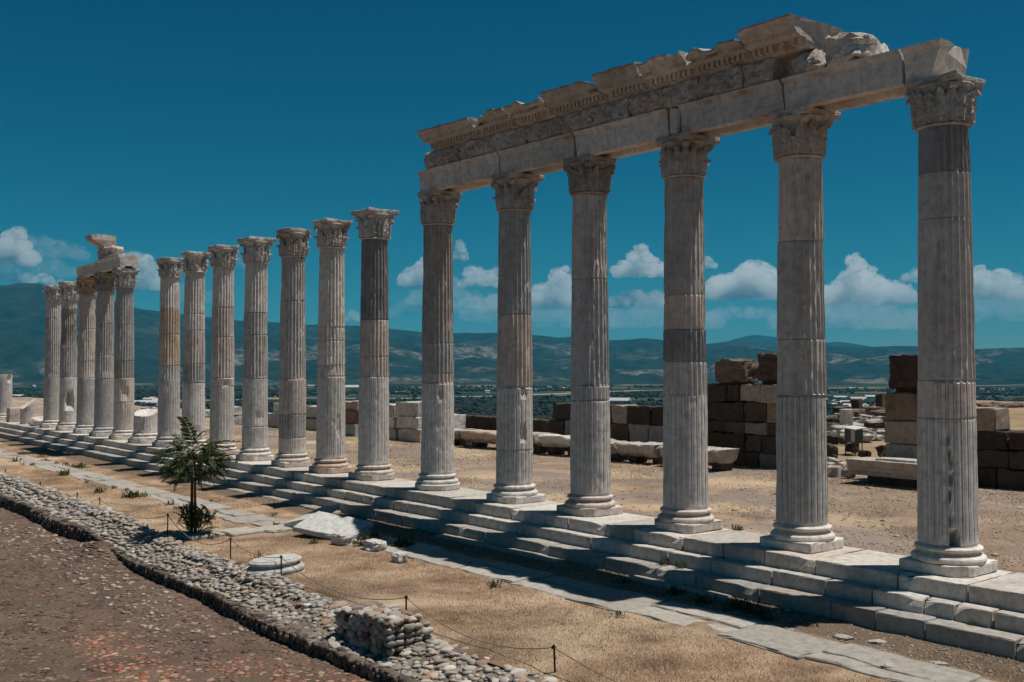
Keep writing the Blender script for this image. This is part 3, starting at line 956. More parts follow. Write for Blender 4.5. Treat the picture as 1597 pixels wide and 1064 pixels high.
for ci, c in CS.items():
    x = COLX[ci]
    near = ci <= 8
    fa = facing(x)
    root = empty('corinthian_column', (x, 0, 0))
    tag(root, c['lab'], 'column', 'columns standing in a row on the stepped platform')
    V, F = plinth(200 + ci, c.get('rnd', 0))
    rz = 0.0
    bs = obj('base', *lathe(torus_prof(0.12), 72 if near else 40, 300 + ci, 0.008, 0.07), M['marble'], root, color=T[c['bt']])
    obj('plinth', V, F, M['marble'], bs, rot=(0, 0, rz), color=T[c['bt']])
    z0 = 0.325
    for k, (z1, tone) in enumerate(c['d']):
        rg_ = c['rough'][1] if 'rough' in c and c['rough'][0] == k and ci == 17 else None
        gj = rnd.uniform(0.92, 1.06); col = [v * gj for v in T[tone]]
        V, F = drum(z0 + 0.003, z1 - 0.003, 400 + ci * 10 + k, c['zt'], near, [b2 for b2 in c['bites'] if z0 - .3 < b2[1] < z1 + .3], rg_, fa,
                    flat=(-1.05, 0.75) if (ci in (0, 1, 3) and z0 > 1.8) else None)
        off = rnd.uniform(-0.006, 0.006)
        obj('drum', V, F, M['marble'], root, (off, off * .7, 0), color=col)
        z0 = z1
    capital(root, z0, 500 + ci, T[c['capt']], ci <= 6, c['cor'], 0.0, 0.05 if near else 0.15, BZc(x) + 0.005 - z0)

# broken stump next to the tree
def stump(x, y, z0, z1, seed, lab, tone, base=True, slant=None, zt=2.2, bites=(), sc=1.0, tilt=(0, 0, 0), nm='broken_column'):
    root = empty(nm, (x, y, 0), tilt)
    root.scale = (sc, sc, 1)
    tag(root, lab, 'column stump')
    if base:
        bs = obj('base', *lathe(torus_prof(0.12), 40, seed, 0.02, 0.12), M['marble'], root, color=T['w'])
        obj('plinth', *plinth(seed), M['marble'], bs, color=T['w'])
    V, F = drum(z0, z1, seed, zt, False, bites, None, facing(x), slant=slant)
    obj('drum', V, F, M['marble'], root, color=T[tone])
    return root
stump(-28.0, 0, 0.325, 1.0, 601, 'low broken column stump left of the young tree between whole columns', 's', slant=(-0.3, 0.12), bites=[(-.6, .6, .5, .3, .05)], sc=1.12)
stump(-47.8, 0, 0.325, 2.2, 602, 'tall broken column stump at the left edge of the photo', 's', zt=1.95, bites=[(.7, 2.0, .4, .2, .06), (.3, 1.45, .7, .04, .05)])
stump(-43.3, 0, -0.02, 0.90, 603, 'slant topped drum fragment at the far left between the small altar and the rubble', 'p', base=False, slant=(-1.2, 0.22), sc=0.95)
V, F = rough_box((0.62, 0.62, 0.66), 604, r=0.03, amp=0.02)
rt = tag(obj('altar_block', V, F, M['carved'], None, (-45.7, 0, 0.33), color=T['p']), 'small square carved block beside the broken stump at the far left', 'stone block')
for k, (dx, dy, s_, sd) in enumerate([(-41.6, 0.1, .62, 1), (-42.1, .3, .42, 2), (-41.0, -.1, .5, 3)]):
    V, F = rough_box((s_ * 1.5, s_, s_ * .62), 610 + sd, r=0.1, amp=0.09)
    tag(obj('stone_block', V, F, M['marble'], None, (dx, dy, s_ * .29), (0, .1 * k, .4 * k), color=T['p']), 'tumbled pale stone heaped before the last whole column', 'stone', 'tumbled stones at the far end of the platform')

# ------------------------------------------------------------------ entablature
def extrude(profile, x0, x1, n, seed, amp=0.008, endamp=0.02, disp=None):
    """profile: closed list of (y,z), counter-clockwise seen from +x"""
    pr = []
    for k in range(len(profile)):                       # densify
        p = np.array(profile[k], float); q_ = np.array(profile[(k + 1) % len(profile)], float)
        m_ = max(1, int(np.linalg.norm(q_ - p) / 0.12))
        for s_ in range(m_): pr.append(p + (q_ - p) * s_ / m_)
    pr = np.array(pr); N = len(pr)
    xs = np.linspace(x0, x1, n + 1)
    V = np.array([(x, p[0], p[1]) for x in xs for p in pr])
    off = seed * 5.3
    D = np.stack([fbm(V * 3.3 + off + 17 * k, seed + k, 3) for k in range(3)], 1)
    isend = (np.abs(V[:, 0] - x0) < 1e-6) | (np.abs(V[:, 0] - x1) < 1e-6)
    V2 = V + D * amp
    V2[:, 0] = np.where(isend, V[:, 0] + D[:, 0] * endamp, V2[:, 0])
    if disp is not None: V2 = disp(V2, V)
    F = []
    for j in range(n):
        for i in range(N):
            a = j * N + i; b2 = j * N + (i + 1) % N
            F.append((a, a + N, b2 + N, b2))
    F.append(tuple(range(N)))
    F.append(tuple(n * N + i for i in range(N - 1, -1, -1)))
    return V2, F
ZA = 5.985
def BZ(x): return 0.045 - (x + 11.0) * 0.0100          # the beam runs very slightly downhill to the right
def arch_prof(z0=ZA, h=0.42, d=0.30):
    # front (-y) with three fasciae and crown moulding, back plain, soffit with a sunk panel
    return [(-d, z0), (-d, z0 + .11), (-d - .012, z0 + .112), (-d - .012, z0 + .235), (-d - .026, z0 + .238), (-d - .026, z0 + .34), (-d - .05, z0 + .362), (-d - .075, z0 + .385), (-d - .08, z0 + h),
            (d + .03, z0 + h), (d + .02, z0 + .2), (d, z0), (.15, z0), (.12, z0 + .07), (-.12, z0 + .07), (-.15, z0)]
beams = [(-11.05, -8.42, 's', 'leftmost block of the beam, resting on the column with the cracked base'),
         (-8.37, -6.36, 'g', 'beam block second from its left end, above the two hollowed column'),
         (-6.30, -4.22, 's', 'beam block above the third gap between columns, left of the broken seam'),
         (-3.96, -2.13, 'g', 'beam block under the tallest carved cornice, right of the broken seam'),
         (-2.09, -0.36, 's', 'bare beam block carrying the rounded boulder at the right')]
for k, (xa, xb_, tone, lab) in enumerate(beams):
    V, F = extrude(arch_prof(), xa, xb_, 22, 700 + k, 0.007, 0.025)
    o = obj('architrave_block', V, F, M['marble'], None, color=[v * .95 for v in T[tone]])
    tag(o, 'long grey ' + lab, 'beam block', 'beam blocks laid across the columns')
V, F = rough_box((0.20, .62, .42), 711, r=.03, amp=.03)
tag(obj('architrave_block', V, F, M['marble'], None, (-4.09, -0.02, ZA + .21), (0, .12, .05), color=T['n']), 'small cracked wedge of stone closing the seam in the beam above the third column', 'beam block', 'beam blocks laid across the columns')
def cut_right(V2, V):
    k = np.clip((V[:, 2] - ZA) / .42, 0, 1)
    sl = V[:, 0] > 0.05
    V2[:, 0] += sl * (-0.10 * (V[:, 1] < 0) * (1 - k) + 0.06 * k)
    return V2
V, F = extrude(arch_prof(h=.42), -0.32, 0.10, 5, 712, 0.012, 0.05, cut_right)
tag(obj('architrave_block', V, F, M['marble'], None, color=T['w']), 'broken end block of the beam standing on the nearest capital', 'beam block', 'beam blocks laid across the columns')

# frieze blocks with carved scrolls
fx = [-10.78, -9.62, -8.66, -7.57, -6.62, -5.85, -4.99, -4.28, -3.59, -2.75, -2.25]
ZF = ZA + 0.425
def frieze_disp(seed):
    def f(V2, V):
        front = V[:, 1] < -0.30
        X = V[:, 0]; Zz = V[:, 2] - ZF
        cxs = np.round(X / 0.42) * 0.42 + .05 * np.sin(np.round(X / .42) * 7)
        dx = X - cxs; dz = Zz - 0.17
        rr = np.sqrt(dx * dx + dz * dz); an = np.arctan2(dz, dx)
        sp = np.sin(an * 2 + rr * 45 + np.sign(np.sin(cxs * 9)) * 1.5)
        V2[:, 1] -= front * (0.022 * sp * sstep(0.30, 0.1, rr) + 0.06 * fbm(V * 8 + seed, 77, 4) + 0.02)
        return V2
    return f
for k in range(10):
    xa, xb_ = fx[k] + 0.008, fx[k + 1] - 0.008
    top = 0.34
    fr = []
    fr.append((-.31, ZF + .0)); 
    for s_ in np.linspace(0.03, 0.31, 12): fr.append((-.335 - 0.02 * math.sin(s_ / .34 * math.pi), ZF + s_))
    fr += [(-.31, ZF + top), (.28, ZF + top), (.30, ZF)]
    V, F = extrude(fr, xa, xb_, max(8, int((xb_ - xa) / 0.04)), 720 + k, 0.02, 0.03, frieze_disp(k * 3.1))
    o = obj('frieze_block', V, F, M['carved'], None, color=[v * [.95, .88, 1.0, .92, .86][k % 5] for v in T[['n', 'p', 'n', 'n', 'p'][k % 5]]])
    side = ['leftmost', 'second from the left', 'third from the left', 'fourth from the left', 'fifth from the left', 'fifth from the right', 'fourth from the right', 'third from the right', 'second from the right', 'rightmost'][k]
    tag(o, 'brown block of carved scrolls under the cornice, %s of its row' % side, 'frieze block', 'carved frieze blocks on the beam')

# cornice blocks
cxs_ = [-10.50, -8.79, -7.77, -6.75, -5.47, -4.51, -3.59, -2.57, -1.62]
tops = [0.34, 0.33, 0.34, 0.345, 0.365, 0.35, 0.34, 0.36]
ZC = ZF + 0.34
def corn_prof(h):
    return [(-.33, ZC), (-.345, ZC + .02), (-.37, ZC + .03), (-.40, ZC + .115), (-.45, ZC + .122), (-.60, ZC + .135), (-.62, ZC + .195), (-.65, ZC + .20), (-.72, ZC + h - .05), (-.76, ZC + h - .035), (-.755, ZC + h),
            (-.45, ZC + h + .01), (.05, ZC + h), (.30, ZC + h - .03), (.34, ZC + .18), (.30, ZC)]
labs = ['leftmost cornice block overhanging the beam end', 'second cornice block from the left with a chipped rim', 'third cornice block from the left with a dipping rim', 'fourth cornice block from the left with a rounded upper edge',
        'long middle cornice block rising above its left neighbour', 'cornice block with a raised square rim right of the middle', 'low broken cornice block before the tallest one', 'tallest cornice block with its big sawn face over the gap at the right']
for k in range(8):
    xa, xb_ = cxs_[k] + 0.012, cxs_[k + 1] - 0.012
    h = tops[k]
    def cd(V2, V, k=k, h=h, xa=xa, xb_=xb_):
        top = V[:, 2] > ZC + h - .06
        nn = fbm(np.stack([V[:, 0] * 3.1, V[:, 1] * 2, V[:, 2] * 0], 1) + k * 9.1, 90 + k, 3)
        V2[:, 2] -= top * (0.05 * np.maximum(0, nn - 0.05) + [0.0, .02, .0, .0, .0, .0, .02, 0][k] + [.02, -.02, .02, .01, -.02, .01, .03, 0][k] * (V[:, 0] - xa)) + top * .03 * np.floor(np.clip(nn * 3 + 1, 0, 2)) * (k in (1, 2, 6))
        rim = V[:, 1] < -0.6
        V2[:, 1] += rim * 0.12 * np.maximum(0, nn - 0.12)
        if k in (1, 3, 6):
            e = np.clip(1 - (V[:, 0] - xa) / .25, 0, 1) if k != 3 else np.clip(1 - (xb_ - V[:, 0]) / .25, 0, 1)
            V2[:, 2] -= top * e * .08; V2[:, 1] += rim * e * .12
        if k == 7:   # sawn slanting face
            e = V[:, 0] > xb_ - 0.02
            V2[:, 0] += e * (0.14 * np.clip((V[:, 1] + .1), -.6, .5) - .35 * np.clip((.2 - (V[:, 2] - ZC)), 0, .2))
        return V2
    V, F = extrude(corn_prof(h), xa, xb_, 18, 740 + k, 0.012, 0.03, cd)
    tone = ['n', 'n', 'p', 'n', 'g', 'w', 'n', 'p'][k]
    o = obj('cornice_block', V, F, M['carved'], None, color=[v * .95 for v in T[tone]])
    tag(o, 'moulded ' + labs[k], 'cornice block', 'cornice blocks along the top of the beam')
    # dentils
    acc = Acc()
    x = xa + 0.05
    dw = 0.050
    while x < xb_ - 0.08:
        if rnd.random() > 0.10:
            hh = rnd.uniform(.85, 1.0)
            V, F = core(x, x + dw, -0.47, -0.36, ZC + .028 + .08 * (1 - hh), ZC + .124)
            acc.add(V, F)
        x += 0.093
    obj('dentil_row', acc.verts(), acc.F, M['carved'], o, color=[v * 1.05 for v in T[tone]])['kind'] = 'stuff'

# rocks on the beam
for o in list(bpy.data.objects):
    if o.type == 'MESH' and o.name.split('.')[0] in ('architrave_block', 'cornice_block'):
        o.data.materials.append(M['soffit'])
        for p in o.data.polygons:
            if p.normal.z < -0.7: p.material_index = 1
for o in list(bpy.data.objects):
    if o.type == 'MESH' and o.name.split('.')[0] in ('architrave_block', 'frieze_block', 'cornice_block', 'dentil_row'):
        for v in o.data.vertices:
            xx = v.co.x + o.location.x
            v.co.z += BZ(xx)
def boulder(name, size, seed, loc, rot, tone, lab, cat='stone', sub=3, amp=0.16, mat='carved', group=None):
    V, F = rough_box((1, 1, 1), seed, r=0.3, seg=[4, 4, 4], amp=amp, freq=1.9, chip=0.5)
    V = V * np.array(size)
    V += 0.03 * min(size) / .4 * np.stack([fbm(V * 7 + seed + 9 * k, k, 3) for k in range(3)], 1)
    o = obj(name, V, F, M[mat], None, loc, rot, T[tone] if isinstance(tone, str) else tone)
    return tag(o, lab, cat, group)
boulder('boulder', (.68, .70, .46), 801, (-1.14, -0.10, ZF + .10), (0, .1, .2), 'w', 'rounded broken boulder resting on the bare beam at the right', 'boulder')
boulder('stone_block', (.42, .55, .36), 802, (-1.82, -0.05, ZF + .10), (0, -.25, .1), 'n', 'wedge shaped stone propping up the tallest cornice block', 'stone')
boulder('stone_block', (.16, .22, .14), 803, (-1.50, -0.20, ZF - .01), (.3, -.25, .1), 'w', 'small pale stone squeezed between the propping wedge and the boulder', 'stone')

# far short entablature
V, F = extrude(arch_prof(ZA, .46), -32.40, -29.85, 8, 810, 0.012, .04)
tag(obj('architrave_block', V, F, M['marble'], None, color=T['w']), 'right one of two short beam blocks on the far three columns', 'beam block', 'beam blocks on the far columns')
V, F = extrude(arch_prof(ZA - .02, .40), -34.95, -32.45, 8, 811, 0.012, .04)
tag(obj('architrave_block', V, F, M['marble'], None, color=T['s']), 'left one of two short beam blocks on the far three columns', 'beam block', 'beam blocks on the far columns')
boulder('frieze_block', (1.35, .70, .52), 812, (-31.75, 0, ZA + .66), (0, 0, 0), 'p', 'rough frieze stone stacked on the far short beam', 'frieze block')
V, F = extrude([(-.22, 0), (-.28, .10), (-.40, .16), (-.66, .30), (-.70, .46), (-.2, .50), (.18, .46), (.2, 0)], -32.55, -31.85, 5, 813, .03, .05)
tag(obj('cornice_block', V, F, M['carved'], None, (0, 0, ZA + .86), color=T['p']), 'lone projecting cornice stone topping the far short beam', 'cornice block')

# ------------------------------------------------------------------ cobble wall
def ico(sub=1):
    import bmesh
    bm = bmesh.new(); bmesh.ops.create_icosphere(bm, subdivisions=sub, radius=1.0)
    V = np.array([v.co[:] for v in bm.verts]); F = np.array([[v.index for v in f.verts] for f in bm.faces]); bm.free()
    return V, F
I1V, I1F = ico(1); I2V, I2F = ico(2)
peb_cols = [(0.37, 0.34, 0.31), (0.33, 0.29, 0.25), (0.43, 0.39, 0.34), (0.27, 0.24, 0.22), (0.40, 0.31, 0.24), (0.21, 0.19, 0.18), (0.33, 0.21, 0.15), (0.50, 0.46, 0.41), (0.39, 0.34, 0.28)]
PEB = []
for k in range(9):
    V = I2V * (1 + 0.62 * fbm(I2V * 1.7 + k * 9, k, 3))[:, None]
    V = np.sign(V) * np.abs(V) ** 0.85
    PEB.append(make_mesh('cobble', V, I2F, M['pebble'], smooth=False))
wall = empty('cobble_wall', (-6, -5.65, -0.9))
tag(wall, 'low wall of mortared river cobbles running beside the street', 'wall')
def wz_arr(P):
    sl = sstep(-5.30, -6.05, P[:, 1])
    return (-0.635 - 0.17 * sl + 0.06 * fbm(np.stack([P[:, 0] * .8, P[:, 1] * 1.6, P[:, 2] * 0], 1), 61, 3) + 0.19 * sstep(-10.5, -14.5, P[:, 0])
            + 0.05 * sstep(-5.62, -5.50, P[:, 1]) * sstep(-5.5, -6.5, P[:, 0]) )
def wall_z(x, y):
    return float(wz_arr(np.array([[x, y, 0.0]]))[0]) + 0.006
V, F = grid(-40, 4, -6.06, -5.28, 300, 8, wz_arr)
V[:, 1] += .10 * np.sin(V[:, 0] * .9) * np.sin(V[:, 0] * .37 + 1) * sstep(-5.4, -6.0, V[:, 1])
nx = 301
F = [tuple(f) for f in F]
# front face skirt
base_i = len(V)
sk = V[:nx].copy(); sk[:, 2] = -1.15; sk[:, 1] += 0.04
bk = V[-nx:].copy(); bk[:, 2] = -1.0; bi = base_i + nx
V = np.concatenate([V, sk, bk])
for i_ in range(nx - 1):
    F.append((i_, base_i + i_, base_i + i_ + 1, i_ + 1))
    F.append((8 * nx + i_, 8 * nx + i_ + 1, bi + i_ + 1, bi + i_))
mo = obj('mortar', V, F, M['mortar'], wall, (6, 5.65, 0.9), smooth=False)
cob = []
rr_ = random.Random(99)
# top surface
x = 1.2
while x > -30:
    sp = 0.088 if x > -14 else 0.13
    y = -6.08
    while y < -5.22:
        s_ = rr_.uniform(.55, 1.4) * sp * .56
        px, py = x + rr_.uniform(-.045, .045), y + rr_.uniform(-.04, .04)
        fy = -6.03 + .10 * math.sin(px * .9) * math.sin(px * .37 + 1)
        if rr_.random() < .95:
            cob.append((px, max(py, fy), wall_z(px, py) + 0.0, s_ * rr_.uniform(.9, 1.5), s_, s_ * rr_.uniform(.3, .55), rr_.uniform(0, 3.1), rr_.uniform(-.4, .4)))
        y += sp * rr_.uniform(.8, 1.1)
    x -= sp * .98
# front face
x = 0.6
while x > -30:
    sp = 0.09 if x > -14 else .14
    zt_ = wall_z(x, -6.0) - .02; zf_ = zt_ - .26
    for zz in np.arange(zf_, zt_, sp * .7):
        zz = zz + rr_.uniform(-.02, .02)
        s_ = rr_.uniform(.55, 1.25) * sp * .5
        px = x + rr_.uniform(-.05, .05)
        cob.append((px, -6.065 + .10 * math.sin(px * .9) * math.sin(px * .37 + 1), zz, s_ * rr_.uniform(.7, 1.2), s_ * .6, s_ * 1.1, 0.0, rr_.uniform(-.3, .3)))
    x -= sp
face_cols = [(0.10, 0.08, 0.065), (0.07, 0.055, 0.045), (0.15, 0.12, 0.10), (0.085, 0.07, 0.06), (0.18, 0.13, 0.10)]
def place_cobbles(cobs, parent, origin, nmax, nm='cobble', face=-5.955):
    cobs = [c if c[7] != 0 or True else c for c in cobs]
    cobs = sorted(cobs, key=lambda c: ((c[0] - CX) ** 2 + (c[1] - CY) ** 2) / (c[3] * c[5]) )
    vis = [c for c in cobs if c[0] < -0.6]; rest = [c for c in cobs if c[0] >= -0.6]
    cobs = vis + rest
    for c in cobs[:nmax]:
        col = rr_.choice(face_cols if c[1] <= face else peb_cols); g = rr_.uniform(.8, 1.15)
        o = link(nm, rr_.choice(PEB), parent, (c[0] - origin[0], c[1] - origin[1], c[2] - origin[2]), (c[7], rr_.uniform(-.2, .2), c[6]), [v * g for v in col])
        o.scale = (c[3], c[4], c[5])
    rest = cobs[nmax:]
    if rest:
        n = len(rest); C = np.array(rest)
        Vs = I1V[None] * C[:, None, 3:6]
        Vs = Vs * (1 + 0.20 * rng.standard_normal((n, len(I1V), 1)))
        ca, sa = np.cos(C[:, 6])[:, None], np.sin(C[:, 6])[:, None]
        X_ = Vs[:, :, 0] * ca - Vs[:, :, 1] * sa; Y_ = Vs[:, :, 0] * sa + Vs[:, :, 1] * ca
        Vs = np.stack([X_, Y_, Vs[:, :, 2]], -1) + C[:, None, :3] - np.array(origin)
        Fs = (I1F[None] + (np.arange(n) * len(I1V))[:, None, None]).reshape(-1, 3)
        me = make_mesh('cobbles', Vs.reshape(-1, 3), Fs, M['tint_stone'])
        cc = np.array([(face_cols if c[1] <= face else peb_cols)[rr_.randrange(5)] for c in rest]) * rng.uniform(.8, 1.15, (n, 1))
        face_colors(me, np.repeat(cc, len(I1F), axis=0), 3)
        o = link('small_cobbles', me, parent)
        o['kind'] = 'stuff'
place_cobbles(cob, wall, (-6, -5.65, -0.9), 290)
# raised end pier
pier = empty('cobble_pier', (-3.9, -5.55, -0.62))
tag(pier, 'short raised pier of cobbles standing on the low wall', 'pier')
V, F = rough_box((1.12, .46, .36), 77, r=.08, seg=[8, 4, 3], amp=.05)
obj('mortar', V, F, M['mortar'], pier, (0, 0, .05))
pc = []
for xx in np.arange(-.56, .60, .085):
    for yy in np.arange(-.24, .26, .10):
        s_ = rr_.uniform(.032, .07)
        pc.append((-3.9 + xx + rr_.uniform(-.035, .035), -5.55 + yy + rr_.uniform(-.03, .03), -0.62 + .225 + rr_.uniform(-.02, .02) - .10 * max(0, -xx), s_ * rr_.uniform(1, 1.5), s_, s_ * .55, rr_.uniform(0, 3), 0))
    for zz in np.arange(-.12, .21 - .10 * max(0, -xx), .062):
        s_ = rr_.uniform(.028, .062)
        pc.append((-3.9 + xx + rr_.uniform(-.04, .04), -5.79 + rr_.uniform(-.015, .02), -0.62 + zz + rr_.uniform(-.025, .025), s_ * 1.3, s_ * .7, s_, 0, 0))
for yy in np.arange(-.24, .26, .12):
    for zz in np.arange(-.06, .21, .07):
        s_ = rr_.uniform(.035, .06)
        pc.append((-3.9 + .58, -5.55 + yy, -0.62 + zz, s_ * .8, s_ * 1.4, s_ * .75, 0, 0))
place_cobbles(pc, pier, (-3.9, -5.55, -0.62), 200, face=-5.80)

# ------------------------------------------------------------------ street cobbles
def strew(n, xr, yr, zf, smin, smax, flat, cols, keep=None):
    X_ = rng.uniform(*xr, n); Y_ = rng.uniform(*yr, n)
    if keep is not None:
        k = keep(X_, Y_); X_, Y_ = X_[k], Y_[k]
    n = len(X_)
    S_ = rng.uniform(smin, smax, n) * rng.uniform(.7, 1.2, n)
    P = np.stack([X_, Y_, np.zeros(n)], 1); Zz = zf(P)
    return X_, Y_, Zz, S_
def stones_mesh(name, X_, Y_, Zz, S_, flat, cols, lab, cat, mat='tint_stone', asp=(1.0, 1.6), lift=0.15, top_flat=0.0):
    n = len(X_)
    Vs = I1V[None] * np.stack([S_ * rng.uniform(*asp, n), S_, S_ * flat], 1)[:, None, :]
    Vs = Vs * (1 + 0.16 * rng.standard_normal((n, len(I1V), 1)))
    if top_flat: Vs[:, :, 2] = np.minimum(Vs[:, :, 2], (S_ * flat * top_flat)[:, None])
    a_ = rng.uniform(0, math.pi, n)[:, None]
    ca, sa = np.cos(a_), np.sin(a_)
    VX = Vs[:, :, 0] * ca - Vs[:, :, 1] * sa; VY = Vs[:, :, 0] * sa + Vs[:, :, 1] * ca
    Vs = np.stack([VX + X_[:, None], VY + Y_[:, None], Vs[:, :, 2] + (Zz + S_ * flat * lift)[:, None]], -1)
    Fs = (I1F[None] + (np.arange(n) * len(I1V))[:, None, None]).reshape(-1, 3)
    me = make_mesh(name, Vs.reshape(-1, 3), Fs, M[mat])
    face_colors(me, np.repeat(cols, len(I1F), axis=0), 3)
    o = link(name, me)
    tag(o, lab, cat, kind='stuff')
    return o
# jittered grid so that the stones lie side by side
gx, gy = [], []
yy = -6.15
while yy > -11.5:
    step = 0.062 if yy > -9 else 0.085
    xx = 0.5
    while xx > -24:
        vis = True
        gx.append(xx + rng.uniform(-.03, .03)); gy.append(yy + rng.uniform(-.03, .03))
        xx -= 0.088
    yy -= step
gx = np.array(gx); gy = np.array(gy)
dep_ = (gx - CX) * Fv[0] + (gy - CY) * Fv[1]; lat = (gx - CX) * Rv[0] + (gy - CY) * Rv[1]
vv = 579 + 3.4 * 1600 / np.maximum(dep_, .1); uu = 798.5 + 1600 * lat / np.maximum(dep_, .1)
k = (dep_ > 1) & (vv < 1130) & (uu > -60) & (uu < 700) & (rng.random(len(gx)) < .93)
gx, gy = gx[k], gy[k]
P = np.stack([gx, gy, gx * 0], 1)
gz = zp(P)
patch = fbm(P * .55 + 3, 71, 4)
red = (0.12 + 0.88 * sstep(0.15, 0.45, fbm(P * .9 + 50, 72, 4) * .6 + 0.62 * np.exp(-(((gx + 4.6) / 1.9) ** 2 + ((gy + 7.9) / .75) ** 2))))[:, None]
pcols = np.array([(0.115, 0.082, 0.066), (0.155, 0.11, 0.088), (0.085, 0.060, 0.048), (0.205, 0.155, 0.125), (0.15, 0.085, 0.062)])
cc = pcols[rng.integers(0, len(pcols), len(gx))]
rc = np.array([(0.34, 0.13, 0.08), (0.38, 0.20, 0.13), (0.27, 0.11, 0.07), (0.42, 0.28, 0.19)])[rng.integers(0, 4, len(gx))]
cc = cc * (1 - red) + rc * red
cc = cc * rng.uniform(.75, 1.2, (len(gx), 1)) * (1 + .3 * patch[:, None])
bright = rng.random(len(gx)) < 0.006
cc[bright] = (0.34, 0.30, 0.26)
sz = rng.uniform(.026, .056, len(gx))
stones_mesh('street_cobbles', gx, gy, gz, sz, 0.32, cc, 'flat worn reddish brown cobbles covering the foreground street', 'cobbles', asp=(.8, 1.6), lift=-.42, top_flat=.55)
# loose pale stones near the wall foot
X_, Y_, Zz, S_ = strew(260, (-17, -6), (-7.2, -6.2), zp, .02, .05, .6, None)
stones_mesh('loose_stones', X_, Y_, Zz, S_, .6, np.tile((.34, .29, .24), (len(X_), 1)) * rng.uniform(.7, 1.3, (len(X_), 1)), 'small loose stones lying along the wall foot', 'stones')

# gravel on the court
nG = 15000
t_ = rng.random(nG)
X_ = rng.uniform(-34, 5, nG); Y_ = .6 + 8.2 * rng.random(nG)
dn = fbm(np.stack([X_, Y_, X_ * 0], 1) * .45, 63, 3); k = dn + rng.uniform(-.35, .35, nG) > -.05
X_, Y_ = X_[k], Y_[k]
Zz = zc(np.stack([X_, Y_, X_ * 0], 1))
cc = np.array([(.40, .34, .28), (.32, .24, .18), (.22, .17, .14), (.46, .40, .34)])[rng.integers(0, 4, len(X_))] * rng.uniform(.8, 1.2, (len(X_), 1))
stones_mesh('court_gravel', X_, Y_, Zz, rng.uniform(.008, .026, len(X_)) * (1 + (rng.random(len(X_)) < .03) * 1.2), .55, cc, 'small stones strewn over the bare court', 'gravel')
X_ = rng.uniform(-3, 2.5, 900); Y_ = rng.uniform(-1.9, -1.15, 900); Zz = zg(np.stack([X_, Y_, X_ * 0], 1))
stones_mesh('footing_gravel', X_, Y_, Zz, rng.uniform(.006, .02, 900), .5, np.tile((.33, .27, .21), (900, 1)) * rng.uniform(.6, 1.3, (900, 1)), 'fine gravel at the foot of the lowest step', 'gravel')

# ------------------------------------------------------------------ grass
def blades(name, X_, Y_, Zz, hmin, hmax, wmin, cols, lab, mat='straw', lean=1.0):
    n = len(X_)
    h = rng.uniform(hmin, hmax, n); a_ = rng.uniform(0, 2 * math.pi, n); l_ = rng.uniform(.2, 1.0, n) * lean
    w_ = wmin * rng.uniform(.7, 1.5, n); b_a = rng.uniform(0, math.pi, n)
    wx, wy = np.cos(b_a) * w_, np.sin(b_a) * w_
    tx, ty = np.cos(a_) * h * l_, np.sin(a_) * h * l_
    V = np.zeros((n, 3, 3))
    V[:, 0] = np.stack([X_ - wx, Y_ - wy, Zz - .004], 1)
    V[:, 1] = np.stack([X_ + wx, Y_ + wy, Zz - .004], 1)
    V[:, 2] = np.stack([X_ + tx, Y_ + ty, Zz + h * np.sqrt(np.maximum(.05, 1 - (l_ * .8) ** 2))], 1)
    F = np.arange(n * 3).reshape(n, 3)
    me = make_mesh(name, V.reshape(-1, 3), F, M[mat])
    face_colors(me, cols, 3)
    return tag(link(name, me), lab, 'grass', kind='stuff')
n = 260000
X_ = 2.5 - 40 * rng.random(n) ** 1.7; Y_ = rng.uniform(-5.25, -1.2, n)
P = np.stack([X_, Y_, X_ * 0], 1)
d1 = fbm(P * .8, 81, 4)
yf_ = np.where(X_ > -11.5, -1.95, -2.62); yn_ = np.where(X_ > -11.5, -2.8, -3.42)
onpath = (Y_ < yf_ + .02) & (Y_ > yn_ - .02)
k = (~onpath | (rng.random(n) < .02)) & (d1 + rng.uniform(-.3, .5, n) > .02)
X_, Y_, P, d1 = X_[k], Y_[k], P[k], d1[k]
cc = np.array([(.54, .40, .27), (.46, .32, .21), (.30, .195, .125), (.64, .50, .35), (.20, .14, .09)])[rng.integers(0, 5, len(X_))] * (1 + .5 * d1[:, None])
blades('dry_grass', X_, Y_, zg(P), .008, .042, .0032, cc, 'flattened dry straw grass between the steps and the cobble wall', lean=1.15)
# grass court behind: straw patches
n = 90000
X_ = rng.uniform(-36, 4, n); Y_ = rng.uniform(.7, 9, n)
P = np.stack([X_, Y_, X_ * 0], 1)
k = (fbm(P * np.array([.5, .8, 1]), 83, 4) + .35 * sstep(6, 7.6, Y_) + rng.uniform(-.15, .15, n)) > .08
X_, Y_, P = X_[k], Y_[k], P[k]
cc = np.array([(.50, .38, .22), (.42, .30, .17), (.34, .23, .13)])[rng.integers(0, 3, len(X_))] * rng.uniform(.8, 1.15, (len(X_), 1))
blades('court_grass', X_, Y_, zc(P), .015, .06, .005, cc, 'patches of dry grass on the court behind the columns')

